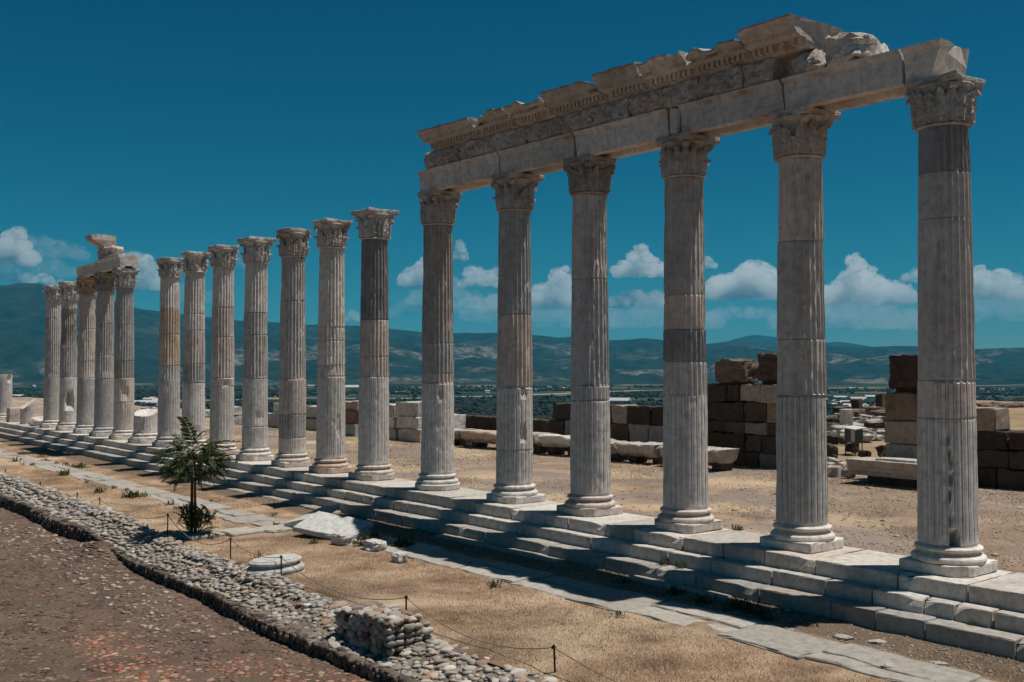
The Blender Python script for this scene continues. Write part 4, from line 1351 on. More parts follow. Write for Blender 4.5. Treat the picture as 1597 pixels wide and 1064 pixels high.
def weed(x, y, z0, s_, seed, lab, nb=60, green=1.0, group=None):
    nb = max(nb, 24)
    r = np.random.default_rng(seed)
    V = []; F = []
    for k in range(nb):
        a_ = r.uniform(0, 2 * math.pi); l_ = s_ * r.uniform(.5, 1.2); up = r.uniform(.2, 1.0)
        b0 = np.array([r.normal(0, s_ * .35), r.normal(0, s_ * .35), 0])
        d = np.array([math.cos(a_) * (1 - up * .7), math.sin(a_) * (1 - up * .7), up]) * l_
        w_ = np.array([-math.sin(a_), math.cos(a_), 0]) * l_ * .09
        m_ = b0 + d * .55; tip = b0 + d + np.array([0, 0, -l_ * .12])
        i0 = len(V)
        V += [b0, m_ - w_, m_ + w_, tip]
        F += [(i0, i0 + 1, i0 + 3, i0 + 2)]
    o = obj('weed', np.array(V), F, M['weed'], None, (x, y, z0))
    return tag(o, lab, 'weed', group)
WG = 'low green weeds'
weeds = [(-9.0, -2.75, -.6, .22, 'bushy green weed between the fallen slabs and the small white stones', 110),
         (-8.5, -2.35, -.6, .24, 'tall loose weed at the path edge right of the white stones', 90),
         (-4.95, -3.1, -.6, .13, 'small spreading weed on the near edge of the paving in the middle', 50),
         (-18.2, -3.7, -.6, .26, 'dusty green weed patch on dry grass left of the young tree', 80),
         (-19.6, -4.0, -.6, .18, 'small grey green weed on dry grass near the rope posts', 50),
         (-1.9, -1.62, -.6, .20, 'dark leafy weed in the shade under the steps', 100),
         (-1.55, -1.6, -.6, .17, 'leafy weed at the end of the shade under the steps', 70),
         (-0.88, -1.55, -.6, .16, 'pale single weed standing on bare soil at the shadow tip', 26),
         (-3.45, -.93, -.37, .12, 'right one of two weeds growing from the middle step', 60),
         (-3.78, -.93, -.37, .11, 'left one of two weeds growing from the middle step', 50),
         (-26.6, -2.5, -.6, .24, 'dark weed on the far edge of the path at the left', 60),
         (-24.6, -3.5, -.6, .24, 'dark weed on the near edge of the path at the left', 60),
         (-2.6, -3.0, -.6, .10, 'thin dry weed at the near path edge right of the middle', 24),
         (-3.6, 0.5, -.02, .12, 'low weed behind the third column base', 50),
         (-8.95, -4.75, -.6, .15, 'short weed behind the fallen column base', 40),
         (-10.9, -2.9, -.6, .13, 'tiny weed left of the fallen slabs', 40)]
rw = random.Random(77)
for k in range(24):
    lv = rw.choice([(-.69, -.19), (-.90, -.37), (-1.20, -.58)])
    weed(-rw.random() ** 1.3 * 20 + .8, lv[0] - .01, lv[1] - .02, rw.uniform(.03, .075), 1200 + k, 'tiny dry tuft growing from a joint of the steps', 34, group='tiny tufts in the joints of the steps')
for k, (x, y, z_, s_, lab, nb) in enumerate(weeds): weed(x, y, z_, s_, 900 + k, lab, nb)
for k, (x, y, s_) in enumerate([(-9.4, -2.35, .18), (-8.8, -2.6, .16), (-11.9, -3.0, .12), (-9.75, -3.35, .12), (-3.0, -1.55, .16), (-2.4, -1.65, .18), (-1.3, -1.75, .12), (-3.9, -1.6, .13)]):
    weed(x, y, -.6, s_, 1100 + k, ['green weed growing along the edge of the fallen slabs', 'dark weed growing in the shaded soil under the steps'][k > 3], 60, group=['weeds around the fallen slabs', 'weeds in the shade under the steps'][k > 3])
for k in range(26):
    x = rnd.uniform(-34, -13); y = rnd.choice([-2.55, -3.5]) + rnd.uniform(-.15, .15)
    weed(x, y, -.6, rnd.uniform(.10, .2), 950 + k, 'small tuft of dusty weed along the edges of the far part of the path', 28, group='weed tufts along the far path')

# ------------------------------------------------------------------ fallen marble by the path
def slab(name, size, loc, rot, seed, lab, cat='stone slab', col=(.50, .50, .48), amp=.03, r=.03, mat='step'):
    V, F = rough_box(size, seed, r=r, seg=[7, 5, 1], amp=amp, chip=1.2, freq=2.2)
    return tag(obj(name, V, F, M[mat], None, loc, rot, col), lab, cat)
slab('marble_slab', (1.25, .78, .10), (-10.15, -2.75, -.42), (.26, .10, .42), 31, 'large fallen marble slab leaning flat in the dry grass beside the path')
slab('marble_slab', (.66, .92, .10), (-11.35, -2.55, -.38), (.24, -.22, .15), 32, 'smaller fallen marble slab tilted against the left side of the large one')
boulder('marble_stone', (.34, .28, .22), 33, (-9.35, -3.02, -.52), (0, .1, .3), (.55, .54, .52), 'rounded white stone lying against the front of the large fallen slab', mat='step')
boulder('marble_stone', (.40, .30, .20), 34, (-8.55, -2.85, -.54), (0, 0, .2), (.55, .54, .51), 'jagged white stone in the grass right of the fallen slabs', mat='step')
boulder('marble_stone', (.28, .20, .16), 35, (-7.35, -3.12, -.54), (0, 0, -.2), (.54, .53, .50), 'small white stone lying alone furthest right in the dry grass', mat='step')
fb = empty('fallen_column_base', (-7.9, -4.95, -.62)); fb.rotation_euler = (.06, -.05, 0)
tag(fb, 'moulded round column base lying in the grass behind the cobble wall', 'column base')
obj('base', *lathe([(p[0] * 1.0, p[1] - .12) for p in torus_prof(0.12)], 48, 36, .02, .1), M['marble'], fb, color=(.48, .48, .46))
obj('plinth', *lathe([(.40, -.12), (.44, -.1), (.44, -.02), (.40, 0)], 30, 37, .03, .1), M['marble'], fb, color=(.46, .46, .44))
for k, (x, y, s_) in enumerate([(-.3, -1.75, .10), (.05, -1.62, .08), (.62, -2.35, .09), (-.9, -1.9, .06), (.9, -1.9, .07)]):
    boulder('stone', (s_ * 2.2, s_ * 1.4, s_ * .5), 40 + k, (x, y, -.585), (0, 0, k), (.40, .37, .33), 'flat pale stone half sunk in the soil before the lowest step at the right', mat='step', group='flat stones sunk in the soil')

# ------------------------------------------------------------------ posts and rope
def tube(p, r, n=6):
    p = [np.array(q_, float) for q_ in p]
    V = []; F = []
    for k, c in enumerate(p):
        d = p[min(k + 1, len(p) - 1)] - p[max(k - 1, 0)]; d /= np.linalg.norm(d)
        up = np.array([0, 0, 1.0]) if abs(d[2]) < .9 else np.array([1.0, 0, 0])
        a_ = np.cross(d, up); a_ /= np.linalg.norm(a_); b2 = np.cross(d, a_)
        rr = r[k] if hasattr(r, '__len__') else r
        for j in range(n):
            t_ = 2 * math.pi * j / n
            V.append(c + rr * (math.cos(t_) * a_ + math.sin(t_) * b2))
    for k in range(len(p) - 1):
        for j in range(n):
            a1_ = k * n + j; b1 = k * n + (j + 1) % n
            F.append((a1_, b1, b1 + n, a1_ + n))
    F.append(tuple(range(n - 1, -1, -1))); F.append(tuple((len(p) - 1) * n + j for j in range(n)))
    return np.array(V), F
px_ = [(-1.35, .27), (-4.08, .30), (-7.42, .31), (-9.22, .34), (-12.0, .42), (-15.93, .33), (-17.60, .28), (-20.69, .26), (-24.3, .30)]
names = ['nearest', 'second nearest', 'third nearest', 'fourth nearest', 'fifth nearest', 'sixth nearest', 'seventh nearest', 'eighth nearest', 'farthest visible']
tops_ = []
for k, (x, h) in enumerate(px_):
    lean = rnd.uniform(-.03, .03) if k not in (6,) else .05
    V, F = tube([(0, 0, -.1), (lean * .5, 0, h * .5), (lean, 0, h)], .011, 7)
    V2, F2 = tube([(lean - .02, 0, h - .03), (lean + .02, 0, h - .03)], .018, 7)
    p_ = empty('rope_post', (x, -5.1, -.6))
    tag(p_, 'thin rusty rope post behind the cobble wall, %s of the row' % names[k], 'post', 'rope posts behind the cobble wall')
    obj('rod', V, F, M['rust'], p_); obj('ring', V2, F2, M['rust'], p_)
    tops_.append((x + lean, -5.1, -.6 + h - .03))
tops_.insert(0, (1.9, -5.15, -.33))
for k in range(len(tops_) - 1):
    a1_, b1 = np.array(tops_[k]), np.array(tops_[k + 1])
    pts = []
    sag = [.17, .20, .22, .10, .26, .2, .1, .2, .2][k]
    for t_ in np.linspace(0, 1, 14):
        p = a1_ * (1 - t_) + b1 * t_; p[2] = max(p[2] - sag * 4 * t_ * (1 - t_), -.585); pts.append(p)
    V, F = tube(pts, .006, 5)
    side = ['leaving the frame before the nearest post', 'between the two nearest posts', 'between second and third post', 'between third and fourth post', 'between the fourth post and the young tree', 'left of the young tree', 'between sixth and seventh post', 'between seventh and eighth post', 'at the far end of the posts'][k]
    tag(obj('rope', V, F, M['rope']), 'thin sagging rope ' + side, 'rope', 'ropes between the posts')

# ------------------------------------------------------------------ young tree
tree = empty('young_tree', (-11.85, -4.72, -.6))
tag(tree, 'young tree with feathery dark green leaves and twin thin stems by the cobble wall', 'tree')
V1, F1 = tube([(0, 0, -.05), (.02, 0, .5), (-.03, .02, 1.1), (-.05, 0, 1.5)], [.035, .03, .025, .018], 8)
obj('trunk', V1, F1, M['bark'], tree)
V1, F1 = tube([(.06, .05, -.05), (.10, .03, .5), (.10, .02, 1.1), (.15, 0, 1.45)], [.03, .026, .02, .014], 8)
obj('trunk', V1, F1, M['bark'], tree)
def frond(L, npair, seed):
    r = np.random.default_rng(seed)
    V = []; F = []
    def arch(t_): return np.array([L * t_, 0, L * (.34 * t_ - .50 * t_ * t_)])
    # rachis
    for k in range(6):
        p = arch(k / 5); w_ = .005 * (1 - k / 7)
        V += [p + (0, w_, 0), p + (0, -w_, 0), p + (0, 0, -w_ * 1.5)]
    for k in range(5):
        for j in range(3):
            a1_ = k * 3 + j; b1 = k * 3 + (j + 1) % 3
            F.append((a1_, b1, b1 + 3, a1_ + 3))
    for k in range(npair):
        t_ = .16 + .80 * k / (npair - 1)
        p = arch(t_)
        ll = L * .27 * (1 - .45 * abs(t_ - .45) * 1.6) * r.uniform(.85, 1.1)
        for s_ in (-1, 1):
            an = math.radians(62 + r.uniform(-8, 8))
            d = np.array([math.cos(an), s_ * math.sin(an), -.22 + r.uniform(-.12, .12)]); d /= np.linalg.norm(d)
            n_ = np.array([-s_ * d[1], s_ * d[0] * 1.0, 0]); n_ /= np.linalg.norm(n_)
            w_ = ll * .21
            fold = np.array([0, 0, w_ * .5])
            i0 = len(V)
            V += [p, p + d * ll * .35 + n_ * w_ + fold, p + d * ll * .35 - n_ * w_ + fold, p + d * ll * .72 + n_ * w_ * .7, p + d * ll * .72 - n_ * w_ * .7, p + d * ll, p + d * ll * .4]
            F += [(i0, i0 + 6, i0 + 1), (i0, i0 + 2, i0 + 6), (i0 + 1, i0 + 6, i0 + 5, i0 + 3), (i0 + 6, i0 + 2, i0 + 4, i0 + 5)]
    return make_mesh('frond', np.array(V), F, M['leafy'])
FR = [frond(.62, 9, k) for k in range(5)]
r7 = random.Random(5)
def put_frond(base, az, tilt, s_, roll=0):
    link('leaf_frond', r7.choice(FR), tree, base, (roll, -tilt, az), scale=s_)
for k in range(12):
    az = k * 2 * math.pi / 12 + r7.uniform(-.3, .3); el = r7.uniform(.1, 1.1); L = r7.uniform(.25, .5)
    b0 = np.array([r7.choice([-.05, .15]), 0, r7.uniform(.95, 1.45)])
    e_ = b0 + L * np.array([math.cos(az) * math.cos(el), math.sin(az) * math.cos(el), math.sin(el)])
    V1, F1 = tube([b0, (b0 + e_) / 2 + (0, 0, .03), e_], [.011, .008, .005], 5)
    obj('branch', V1, F1, M['bark'], tree)
for k in range(270):
    while True:
        d_ = np.array([r7.uniform(-1, 1), r7.uniform(-1, 1), r7.uniform(-1, 1)])
        if np.linalg.norm(d_) < 1: break
    p = np.array([.05, 0, 1.38]) + d_ * np.array([.52, .52, .38])
    az = math.atan2(d_[1], d_[0]) + r7.uniform(-.9, .9)
    put_frond(tuple(p), az, r7.uniform(-.7, .5) + .4 * d_[2], r7.uniform(.30, .56), r7.uniform(-.7, .7))
# long frond up and long ones to the right
put_frond((.05, 0, 1.55), 5.4, 1.15, 1.15); put_frond((.05, 0, 1.5), .5, .25, 1.3); put_frond((.1, 0, 1.5), .9, .4, 1.3); put_frond((.1, 0, 1.4), .75, .1, 1.35)
for k in range(34):
    put_frond((r7.uniform(-.22, .25), r7.uniform(-.2, .2), r7.uniform(.0, .25)), r7.uniform(0, 6.28), r7.uniform(.3, 1.3), r7.uniform(.35, .7))
for k in range(8):
    put_frond((r7.uniform(.2, .45), r7.uniform(.1, .3), r7.uniform(.15, .5)), r7.uniform(0, 6.28), r7.uniform(.3, 1.2), r7.uniform(.3, .5))
V1, F1 = tube([(.05, .05, 0), (.25, .2, .25), (.4, .3, .5)], [.014, .01, .006], 5)
obj('branch', V1, F1, M['bark'], tree)

# ------------------------------------------------------------------ back wall
def wall_stones(root, x0, x1, y, depth, courses, seed, whites=(), cols=None, org=(0, 0, 0), lmin=.45, lmax=1.0):
    r = random.Random(seed)
    cols = cols or [(0.07, 0.05, 0.037), (0.10, 0.07, 0.05), (0.06, 0.043, 0.033), (0.125, 0.09, 0.063), (0.09, 0.07, 0.055)]
    for ci_, (za, zb_) in enumerate(courses):
        x = x0 + (r.uniform(-.3, 0) if x1 - x0 > 3 else 0)
        k = 0
        while x < x1 - .05:
            L = min(r.uniform(lmin, lmax), x1 - x)
            if x1 - (x + L) < .25: L = x1 - x
            yy = y + r.uniform(-.05, .05)
            V, F = rough_box((L - .02, depth, zb_ - za - .015), seed * 50 + ci_ * 20 + k, r=.018, seg=[8, 2, 6], amp=.05, freq=6.0, chip=3.0)
            c = r.choice(cols); mt = 'dark_stone'
            for (wx0, wx1, wc) in whites:
                if wx0 < x + L / 2 < wx1 and wc[0] <= ci_ <= wc[1]: c = wc[2]; mt = 'step'
            obj('wall_stone', V, F, M[mt], root, (x + L / 2 - org[0], yy + depth / 2 - org[1], (za + zb_) / 2 - org[2]), (0, 0, r.uniform(-.02, .02)), c)
            x += L; k += 1
MW = (.36, .30, .25)
w1 = empty('ruined_wall', (-15.5, 9.2, 0)); o_ = (-15.5, 9.2, 0)
tag(w1, 'long low dark stone wall behind the row of fallen blocks', 'wall')
wall_stones(w1, -23.0, -17.7, 9.0, .7, [(-.1, .42), (.42, .84)], 1, org=o_, lmin=.5, lmax=.9)
wall_stones(w1, -17.7, -11.5, 9.0, .7, [(-.1, .40), (.40, .88), (.88, 1.40)], 2, [(-17.0, -16.2, (1, 1, MW)), (-14.9, -14.2, (2, 2, MW)), (-14.0, -13.2, (1, 1, (.30, .29, .27)))], org=o_, lmin=.55, lmax=1.0)
w2 = empty('ruined_wall', (-10.3, 9.2, 0)); o_ = (-10.3, 9.2, 0)
tag(w2, 'tall dark block wall with two upright stones on top between the second and third columns', 'wall')
wall_stones(w2, -11.5, -8.75, 8.95, .7, [(-.15, .35), (.35, .80), (.80, 1.10), (1.10, 1.60), (1.60, 2.05)], 3, [(-10.35, -8.8, (4, 4, (.37, .31, .27))), (-10.1, -9.3, (2, 2, (.20, .19, .19))), (-9.6, -8.8, (3, 3, (.28, .19, .12))), (-9.9, -9.2, (0, 0, (.16, .15, .14)))], org=o_, lmin=.4, lmax=.75)
V, F = rough_box((1.0, .7, .08), 5, r=.03, amp=.02)
for nm, sx_, x_, c_ in [('merlon_stone', .95, -10.75, (.20, .15, .12)), ('merlon_stone', .62, -9.55, (.10, .07, .055))]:
    V, F = rough_box((sx_, .62, .56 if x_ < -10 else .66), int(sx_ * 100), r=.025, seg=[9, 5, 8], amp=.09, freq=6, chip=2.5)
    obj(nm, V, F, M['dark_stone'], w2, (x_ + 10.3, .15, 2.05 + (.34 if x_ < -10 else .42)), color=c_)
    V, F = rough_box((sx_ * .75, .5, .14), int(sx_ * 200), r=.03, seg=[3, 2, 1], amp=.03)
    obj('packing_stone', V, F, M['dark_stone'], w2, (x_ + 10.3, .15, 2.08), color=(.07, .05, .04))
w3 = empty('ruined_wall', (-5.6, 9.2, 0)); o_ = (-5.6, 9.2, 0)
tag(w3, 'tall pier of pale squared blocks topped by a dark stone, behind the nearest column', 'wall')
for k, (za, zb_, xa, xb_, c_) in enumerate([(-.1, .78, -6.30, -4.9, (.40, .34, .29)), (.78, 1.30, -6.32, -4.9, (.34, .27, .22)), (1.30, 1.92, -6.30, -4.85, (.27, .20, .15)), (2.0, 2.74, -6.18, -5.2, (.075, .052, .042))]):
    V, F = rough_box((xb_ - xa, .7, zb_ - za - .012), 66 + k, r=.03, seg=[9, 3, 6], amp=.022 if k < 3 else .09, chip=1.4, freq=3.0 if k < 3 else 6.0)
    obj('wall_stone', V, F, M['step' if k < 2 else 'dark_stone'], w3, ((xa + xb_) / 2 + 5.6, 0.1, (za + zb_) / 2), color=c_)
V, F = rough_box((.8, .5, .1), 6, r=.03, seg=[3, 2, 1], amp=.03); obj('packing_stone', V, F, M['dark_stone'], w3, (-.1, .1, 1.95), color=(.06, .045, .04))
w4 = empty('ruined_wall', (-1.5, 9.2, 0)); o_ = (-1.5, 9.2, 0)
tag(w4, 'dark stone wall at the right edge beyond the nearest column', 'wall')
wall_stones(w4, -4.85, 3.5, 9.0, .7, [(-.15, .40), (.40, .78), (.78, 1.16)], 4, org=o_, lmin=.6, lmax=1.1)
V, F = rough_box((1.05, .65, .46), 91, r=.03, seg=[6, 3, 3], amp=.03, chip=1.5)
tag(obj('squared_block', V, F, M['step'], None, (-4.35, 9.3, 1.39), color=(.34, .26, .20)), 'tan squared block lying on the dark wall right of the nearest column', 'stone block')
for k in range(3):
    V, F = rough_box((.5, .45, .3), 95 + k, r=.06, seg=[3, 3, 2], amp=.05)

# row of fallen cornice blocks
def fallen(xa, xb_, top, seed, lab, c_=(.60, .55, .50), y=7.7, h=.34, d=.75, sup=True):
    cx_ = (xa + xb_) / 2
    root = empty('fallen_block', (cx_, y, 0)); L = xb_ - xa
    tag(root, lab, 'fallen block', 'fallen cornice blocks in a row before the back wall')
    r = random.Random(seed)
    pr = [(-.12, 0), (-.20, .05), (-.24, .10), (-.33, .12), (-.36, .2), (-.40, .3), (-.38, h), (d - .4, h + .01), (d - .42, .1), (d - .5, 0)]
    V, F = extrude(pr, -L / 2, L / 2, max(6, int(L / .09)), seed, .025, .12)
    e = (V[:, 0] > L / 2 - .1); V[:, 0] -= e * (.42 * (h - V[:, 2])) * r.choice([0, 1]); V[:, 2] += top - h
    nn = fbm(V * 2.2 + seed, 4, 4); V[:, 2] -= (V[:, 2] > top - .08) * .14 * np.maximum(0, nn + .1); V[:, 1] += (V[:, 1] < -.1) * .16 * nn; V[:, 2] += (V[:, 2] < top - .2) * .10 * nn
    obj('moulding', V, F, M['carved' if seed % 2 else 'step'], root, rot=(0, 0, r.uniform(-.03, .03)), color=c_)
    if sup:
        for sx_ in (-L * .3, L * .32):
            V, F = rough_box((.34, .42, top - h + .05), seed + 7, r=.03, seg=[2, 2, 1], amp=.02)
            obj('support_stone', V, F, M['dark_stone'], root, (sx_, .1, (top - h) / 2), color=(.12, .09, .07))
fallen(-11.6, -9.62, .50, 301, 'pale fallen block with a rough end face, rightmost of the row')
fallen(-13.1, -11.7, .50, 302, 'fallen block with slanting broken ends between third and fourth columns, right one', (.46, .42, .38))
fallen(-14.9, -13.2, .50, 303, 'fallen block with slanting broken ends between third and fourth columns, left one', (.50, .44, .38))
fallen(-16.4, -15.0, .54, 304, 'white topped fallen block just left of the fourth column', (.62, .60, .56))
fallen(-17.9, -16.5, .54, 305, 'jagged fallen block just right of the fifth column', (.52, .48, .44))
fallen(-20.2, -18.2, .50, 306, 'brown faced fallen block left of the fifth column', (.44, .36, .29))
fallen(-21.3, -20.3, .50, 307, 'short white fallen block right of the sixth column', (.52, .50, .47))
def block(xa, xb_, za, zb_, y, seed, lab, c_=(.64, .61, .57), d=.8, group='marble blocks stacked at the back of the court', rz=0.0):
    V, F = rough_box((xb_ - xa, d, zb_ - za), seed, r=.02, seg=[8, 5, 4], amp=.055, chip=3.0, freq=2.6)
    tag(obj('marble_block', V, F, M['carved' if seed % 3 == 0 else 'step'], None, ((xa + xb_) / 2, y, (za + zb_) / 2), (0, 0, rz), c_), lab, 'stone block', group)
block(-22.0, -21.25, .48, .95, 7.9, 311, 'round edged white block on top of the short block right of the sixth column')
block(-24.4, -23.0, .80, 1.30, 7.9, 312, 'topmost white block of the stack left of the sixth column')
block(-24.2, -22.9, .38, .80, 7.85, 313, 'middle block of the stack left of the sixth column')
block(-24.0, -22.7, -.05, .38, 7.8, 314, 'bottom block of the stack left of the sixth column', (.46, .42, .38))
block(-25.6, -24.5, .76, 1.18, 7.9, 315, 'top block of the stack just right of the seventh column')
block(-25.5, -24.4, .32, .76, 7.85, 316, 'middle block of the stack just right of the seventh column')
block(-25.4, -24.2, -.05, .32, 7.8, 317, 'bottom block of the stack just right of the seventh column', (.44, .40, .36))
block(-28.4, -27.0, .90, 1.24, 7.9, 318, 'wide topped block on the pile left of the seventh column', (.46, .40, .34))
block(-28.0, -27.1, .40, .90, 7.85, 319, 'reddish block in the middle of the pile left of the seventh column', (.24, .12, .07))
block(-28.0, -27.0, -.05, .40, 7.8, 320, 'grey block at the foot of the pile left of the seventh column', (.40, .38, .35))
block(-28.9, -28.1, -.05, .45, 7.5, 321, 'pale notched block on the ground right of the eighth column')
block(-32.0, -30.5, .5, .95, 8.2, 322, 'rounded upper block seen between eighth and ninth columns', (.44, .42, .40))
block(-31.8, -30.4, -.05, .45, 8.1, 323, 'dark lower block seen between eighth and ninth columns', (.32, .30, .28))
block(-35.2, -33.9, -.05, .55, 8.1, 324, 'pale block lying between the ninth and tenth columns', (.46, .44, .42))
block(-34.9, -33.9, .55, 1.0, 8.3, 325, 'white topped block between the ninth and tenth columns')
block(-38.9, -37.2, -.05, .35, 7.2, 326, 'grooved long block between the tenth and eleventh columns', (.46, .44, .42))
block(-38.6, -37.2, .38, .75, 7.4, 327, 'pale upper block between the tenth and eleventh columns')
# bench like moulded block
bn = empty('moulded_block', (-5.55, 8.05, 0))
tag(bn, 'long pale moulded block lying like a bench before the tall pier', 'fallen block')
V, F = extrude([(-.30, .16), (-.32, .24), (-.36, .26), (-.38, .34), (-.42, .36), (-.45, .44), (-.47, .50), (.40, .50), (.38, .2), (.32, .16)], -.85, .95, 12, 331, .012, .03)
obj('moulding', V, F, M['step'], bn, color=(.42, .37, .33))
V, F = rough_box((.9, .4, .06), 332, r=.02, seg=[5, 2, 1], amp=.015); obj('top_slab', V, F, M['step'], bn, (.2, -.1, .52), color=(.46, .43, .40))
V, F = rough_box((1.3, .5, .3), 333, r=.05, seg=[4, 2, 2], amp=.04); obj('support_stone', V, F, M['dark_stone'], bn, (.1, .1, .05), color=(.08, .06, .05))

# information box on legs
ib = empty('information_box', (-10.75, 14.6, 0), (0, 0, -.35))
tag(ib, 'small white lidded box on thin metal legs standing among the rubble behind', 'information box')
V, F = core(-.24, .24, -.14, .14, .32, .70); obj('cabinet', V, F, M['panel_grey'], ib)
V, F = core(.06, .235, -.146, -.141, .34, .68); obj('door_panel', V, F, M['panel_white'], ib)
V, F = rough_box((.62, .42, .03), 3, r=.008, seg=[1, 1, 1], amp=0); obj('lid', V, F, M['panel_white'], ib, (.02, 0, .735), (.12, .05, 0))
for sx_ in (-.22, .22):
    for sy_ in (-.12, .12):
        V, F = tube([(sx_, sy_, -.05), (sx_, sy_, .33)], .018, 5); obj('leg', V, F, M['panel_grey'], ib)

# rubble seen between first and second columns
RG = 'rubble stones scattered behind the gap beside the nearest column'
def onray(u, v, zz=0.0):
    fw = Fv * math.cos(PITCH) * 1600 - Fv * math.sin(PITCH) * (532 - v); dz = math.sin(PITCH) * 1600 + math.cos(PITCH) * (532 - v)
    d = np.array([fw[0] + Rv[0] * (u - 798.5), fw[1] + Rv[1] * (u - 798.5), dz]); t_ = (zz - CZ) / dz
    return CX + d[0] * t_, CY + d[1] * t_
rr8 = random.Random(8)
rub = [(1300, 728, .5, .3, 'w'), (1318, 735, .45, .28, 'w'), (1300, 742, .5, .3, 's'), (1290, 733, .5, .3, 'w'), (1322, 745, .4, .2, 's'), (1342, 728, .45, .3, 'dk'), (1330, 705, .5, .42, 'dk'), (1350, 712, .5, .25, 'dk'), (1380, 712, .55, .42, 'dk'),
       (1296, 690, .8, .4, 'dk'), (1320, 692, .7, .32, 'dk'), (1295, 712, .6, .5, 'dk'), (1340, 670, 1.0, .35, 'w'), (1300, 664, 1.4, .5, 'dk'), (1362, 664, 1.0, .4, 's'), (1310, 672, 1.3, .3, 's'), (1365, 673, 1.1, .5, 'dk'),
       (1335, 662, 1.1, .5, 'w'), (1378, 660, .9, .35, 'dk'), (1348, 655, 1.2, .35, 's'), (1365, 652, 1.0, .3, 'w'), (1290, 670, 1.2, .4, 's'), (1328, 678, .9, .3, 's'), (1380, 680, .8, .3, 'w')]
tone_ = dict(w=(.50, .47, .43), s=(.40, .36, .32), dk=(.09, .065, .05))
def rubble(u, v, wd, h, tn, lab, grp):
    x, y = onray(u, v)
    wd *= .72; h *= .72
    V, F = rough_box((wd, wd * rr8.uniform(.5, .9), h), int(u * 3 + v), r=.03, seg=[4, 3, 3], amp=.09, freq=3.5, chip=2.0)
    g = rr8.uniform(.8, 1.1)
    tag(obj('rubble_stone', V, F, M['dark_stone' if tn == 'dk' else 'step'], None, (x, y, h * .42 + (.0)), (rr8.uniform(-.1, .1), rr8.uniform(-.1, .1), rr8.uniform(0, 3)), [c_ * g for c_ in tone_[tn]]), lab, 'stone', grp)
for u, v, wd, h, tn in rub:
    rubble(u, v, wd, h, tn, {'w': 'pale white rubble stone in the gap beside the nearest column', 's': 'greyish rubble stone in the gap beside the nearest column', 'dk': 'dark brown rubble stone in the gap beside the nearest column'}[tn], {'w': 'pale ' + RG, 's': 'greyish ' + RG, 'dk': 'dark ' + RG}[tn])
for k in range(46):
    u = rr8.uniform(1285, 1392); v = rr8.uniform(650, 688)
    tn = rr8.choice(['w', 's', 's', 'dk'])
    rubble(u, v, rr8.uniform(.4, 1.1), rr8.uniform(.15, .4), tn, {'w': 'pale white rubble stone in the gap beside the nearest column', 's': 'greyish rubble stone in the gap beside the nearest column', 'dk': 'dark brown rubble stone in the gap beside the nearest column'}[tn], {'w': 'pale ' + RG, 's': 'greyish ' + RG, 'dk': 'dark ' + RG}[tn])
x, y = onray(1320, 672)
dr = empty('column_drum', (x, y, 0)); tag(dr, 'short pale column drum standing upright among the far rubble', 'column drum')
V, F = drum(.34, 1.35, 61, 0.0, False); V[:, 2] -= .34; V[:, :2] *= .75; V[:, 2] *= .85; obj('drum', V, F, M['marble'], dr, color=T['w'])
for k, (u, v, h) in enumerate([(1337, 651, 1.0), (1373, 642, 1.1)]):
    x, y = onray(u, v)
    V, F = rough_box((.45, .45, h), 70 + k, r=.06, seg=[2, 2, 4], amp=.06)
    tag(obj('standing_stone', V, F, M['dark_stone'], None, (x, y, h / 2 - .05), color=(.10, .07, .05)), ['dark upright stone on the hill edge', 'dark upright stone furthest right on the hill edge'][k], 'stone')
for k in range(26):
    u = rr8.uniform(1528, 1597) if k % 2 else rr8.uniform(1300, 1390); v = rr8.uniform(634, 642) if k % 2 else rr8.uniform(641, 650)
    x, y = onray(u, v, .2)
    V, F = rough_box((rr8.uniform(.5, 1.2), .5, .4), 90 + k, r=.07, seg=[2, 2, 2], amp=.09)
    tag(obj('hilltop_stone', V, F, M['dark_stone'], None, (x, y, .25), (0, 0, k), (.22, .17, .13)), 'small dark stone on the crest of the dry hill', 'stone', 'stones on the crest of the dry hill')
# tumbled stones on the left of the court
for k in range(12):
    x = rr8.uniform(-52, -40); y = rr8.uniform(3, 10)
    V, F = rough_box((rr8.uniform(.5, 1.1), .6, .4), 190 + k, r=.07, seg=[3, 2, 2], amp=.09)
    tag(obj('rubble_stone', V, F, M['step'], None, (x, y, .14), (0, 0, k), (.44, .41, .38)), 'pale stone lying on the ground behind the far end of the colonnade', 'stone', 'stones behind the far end of the colonnade')

# ------------------------------------------------------------------ valley: trees, roads, farm buildings
n = 26000
az = rng.uniform(-.52, .52, n); r_ = 1200 * (5200 / 1200.) ** rng.random(n)
Xv = CX + r_ * (np.cos(az) * Fv[0] + np.sin(az) * Rv[0]); Yv = CY + r_ * (np.cos(az) * Fv[1] + np.sin(az) * Rv[1])
P = np.stack([Xv, Yv, Xv * 0], 1)
k = fbm(P / 260., 91, 4) + rng.uniform(-.2, .2, n) > .05
ut = 798.5 + 1600 * np.tan(az); vt = 579 + 82.4 * 1600 / (r_ * np.cos(az))
rv = np.interp(ut, [-200, 0, 120, 300, 480, 620, 720, 800, 900, 1000, 1200, 1450, 1750], [648, 632, 632, 625, 621, 622, 619, 617, 613, 609, 607, 603, 598])
k &= ~((vt - rv > -1.5) & (vt - rv < 4.5))
Xv, Yv, r_ = Xv[k], Yv[k], r_[k]; n = len(Xv)
S_ = rng.uniform(1.6, 4.6, n) * (1 + r_ / 9000)
Vs = I1V[None] * np.stack([S_ * 1.2, S_ * 1.2, S_], 1)[:, None, :]
Vs = Vs * (1 + .22 * rng.standard_normal((n, len(I1V), 1)))
Vs += np.stack([Xv, Yv, np.full(n, -80.) + S_ * .8], 1)[:, None, :]
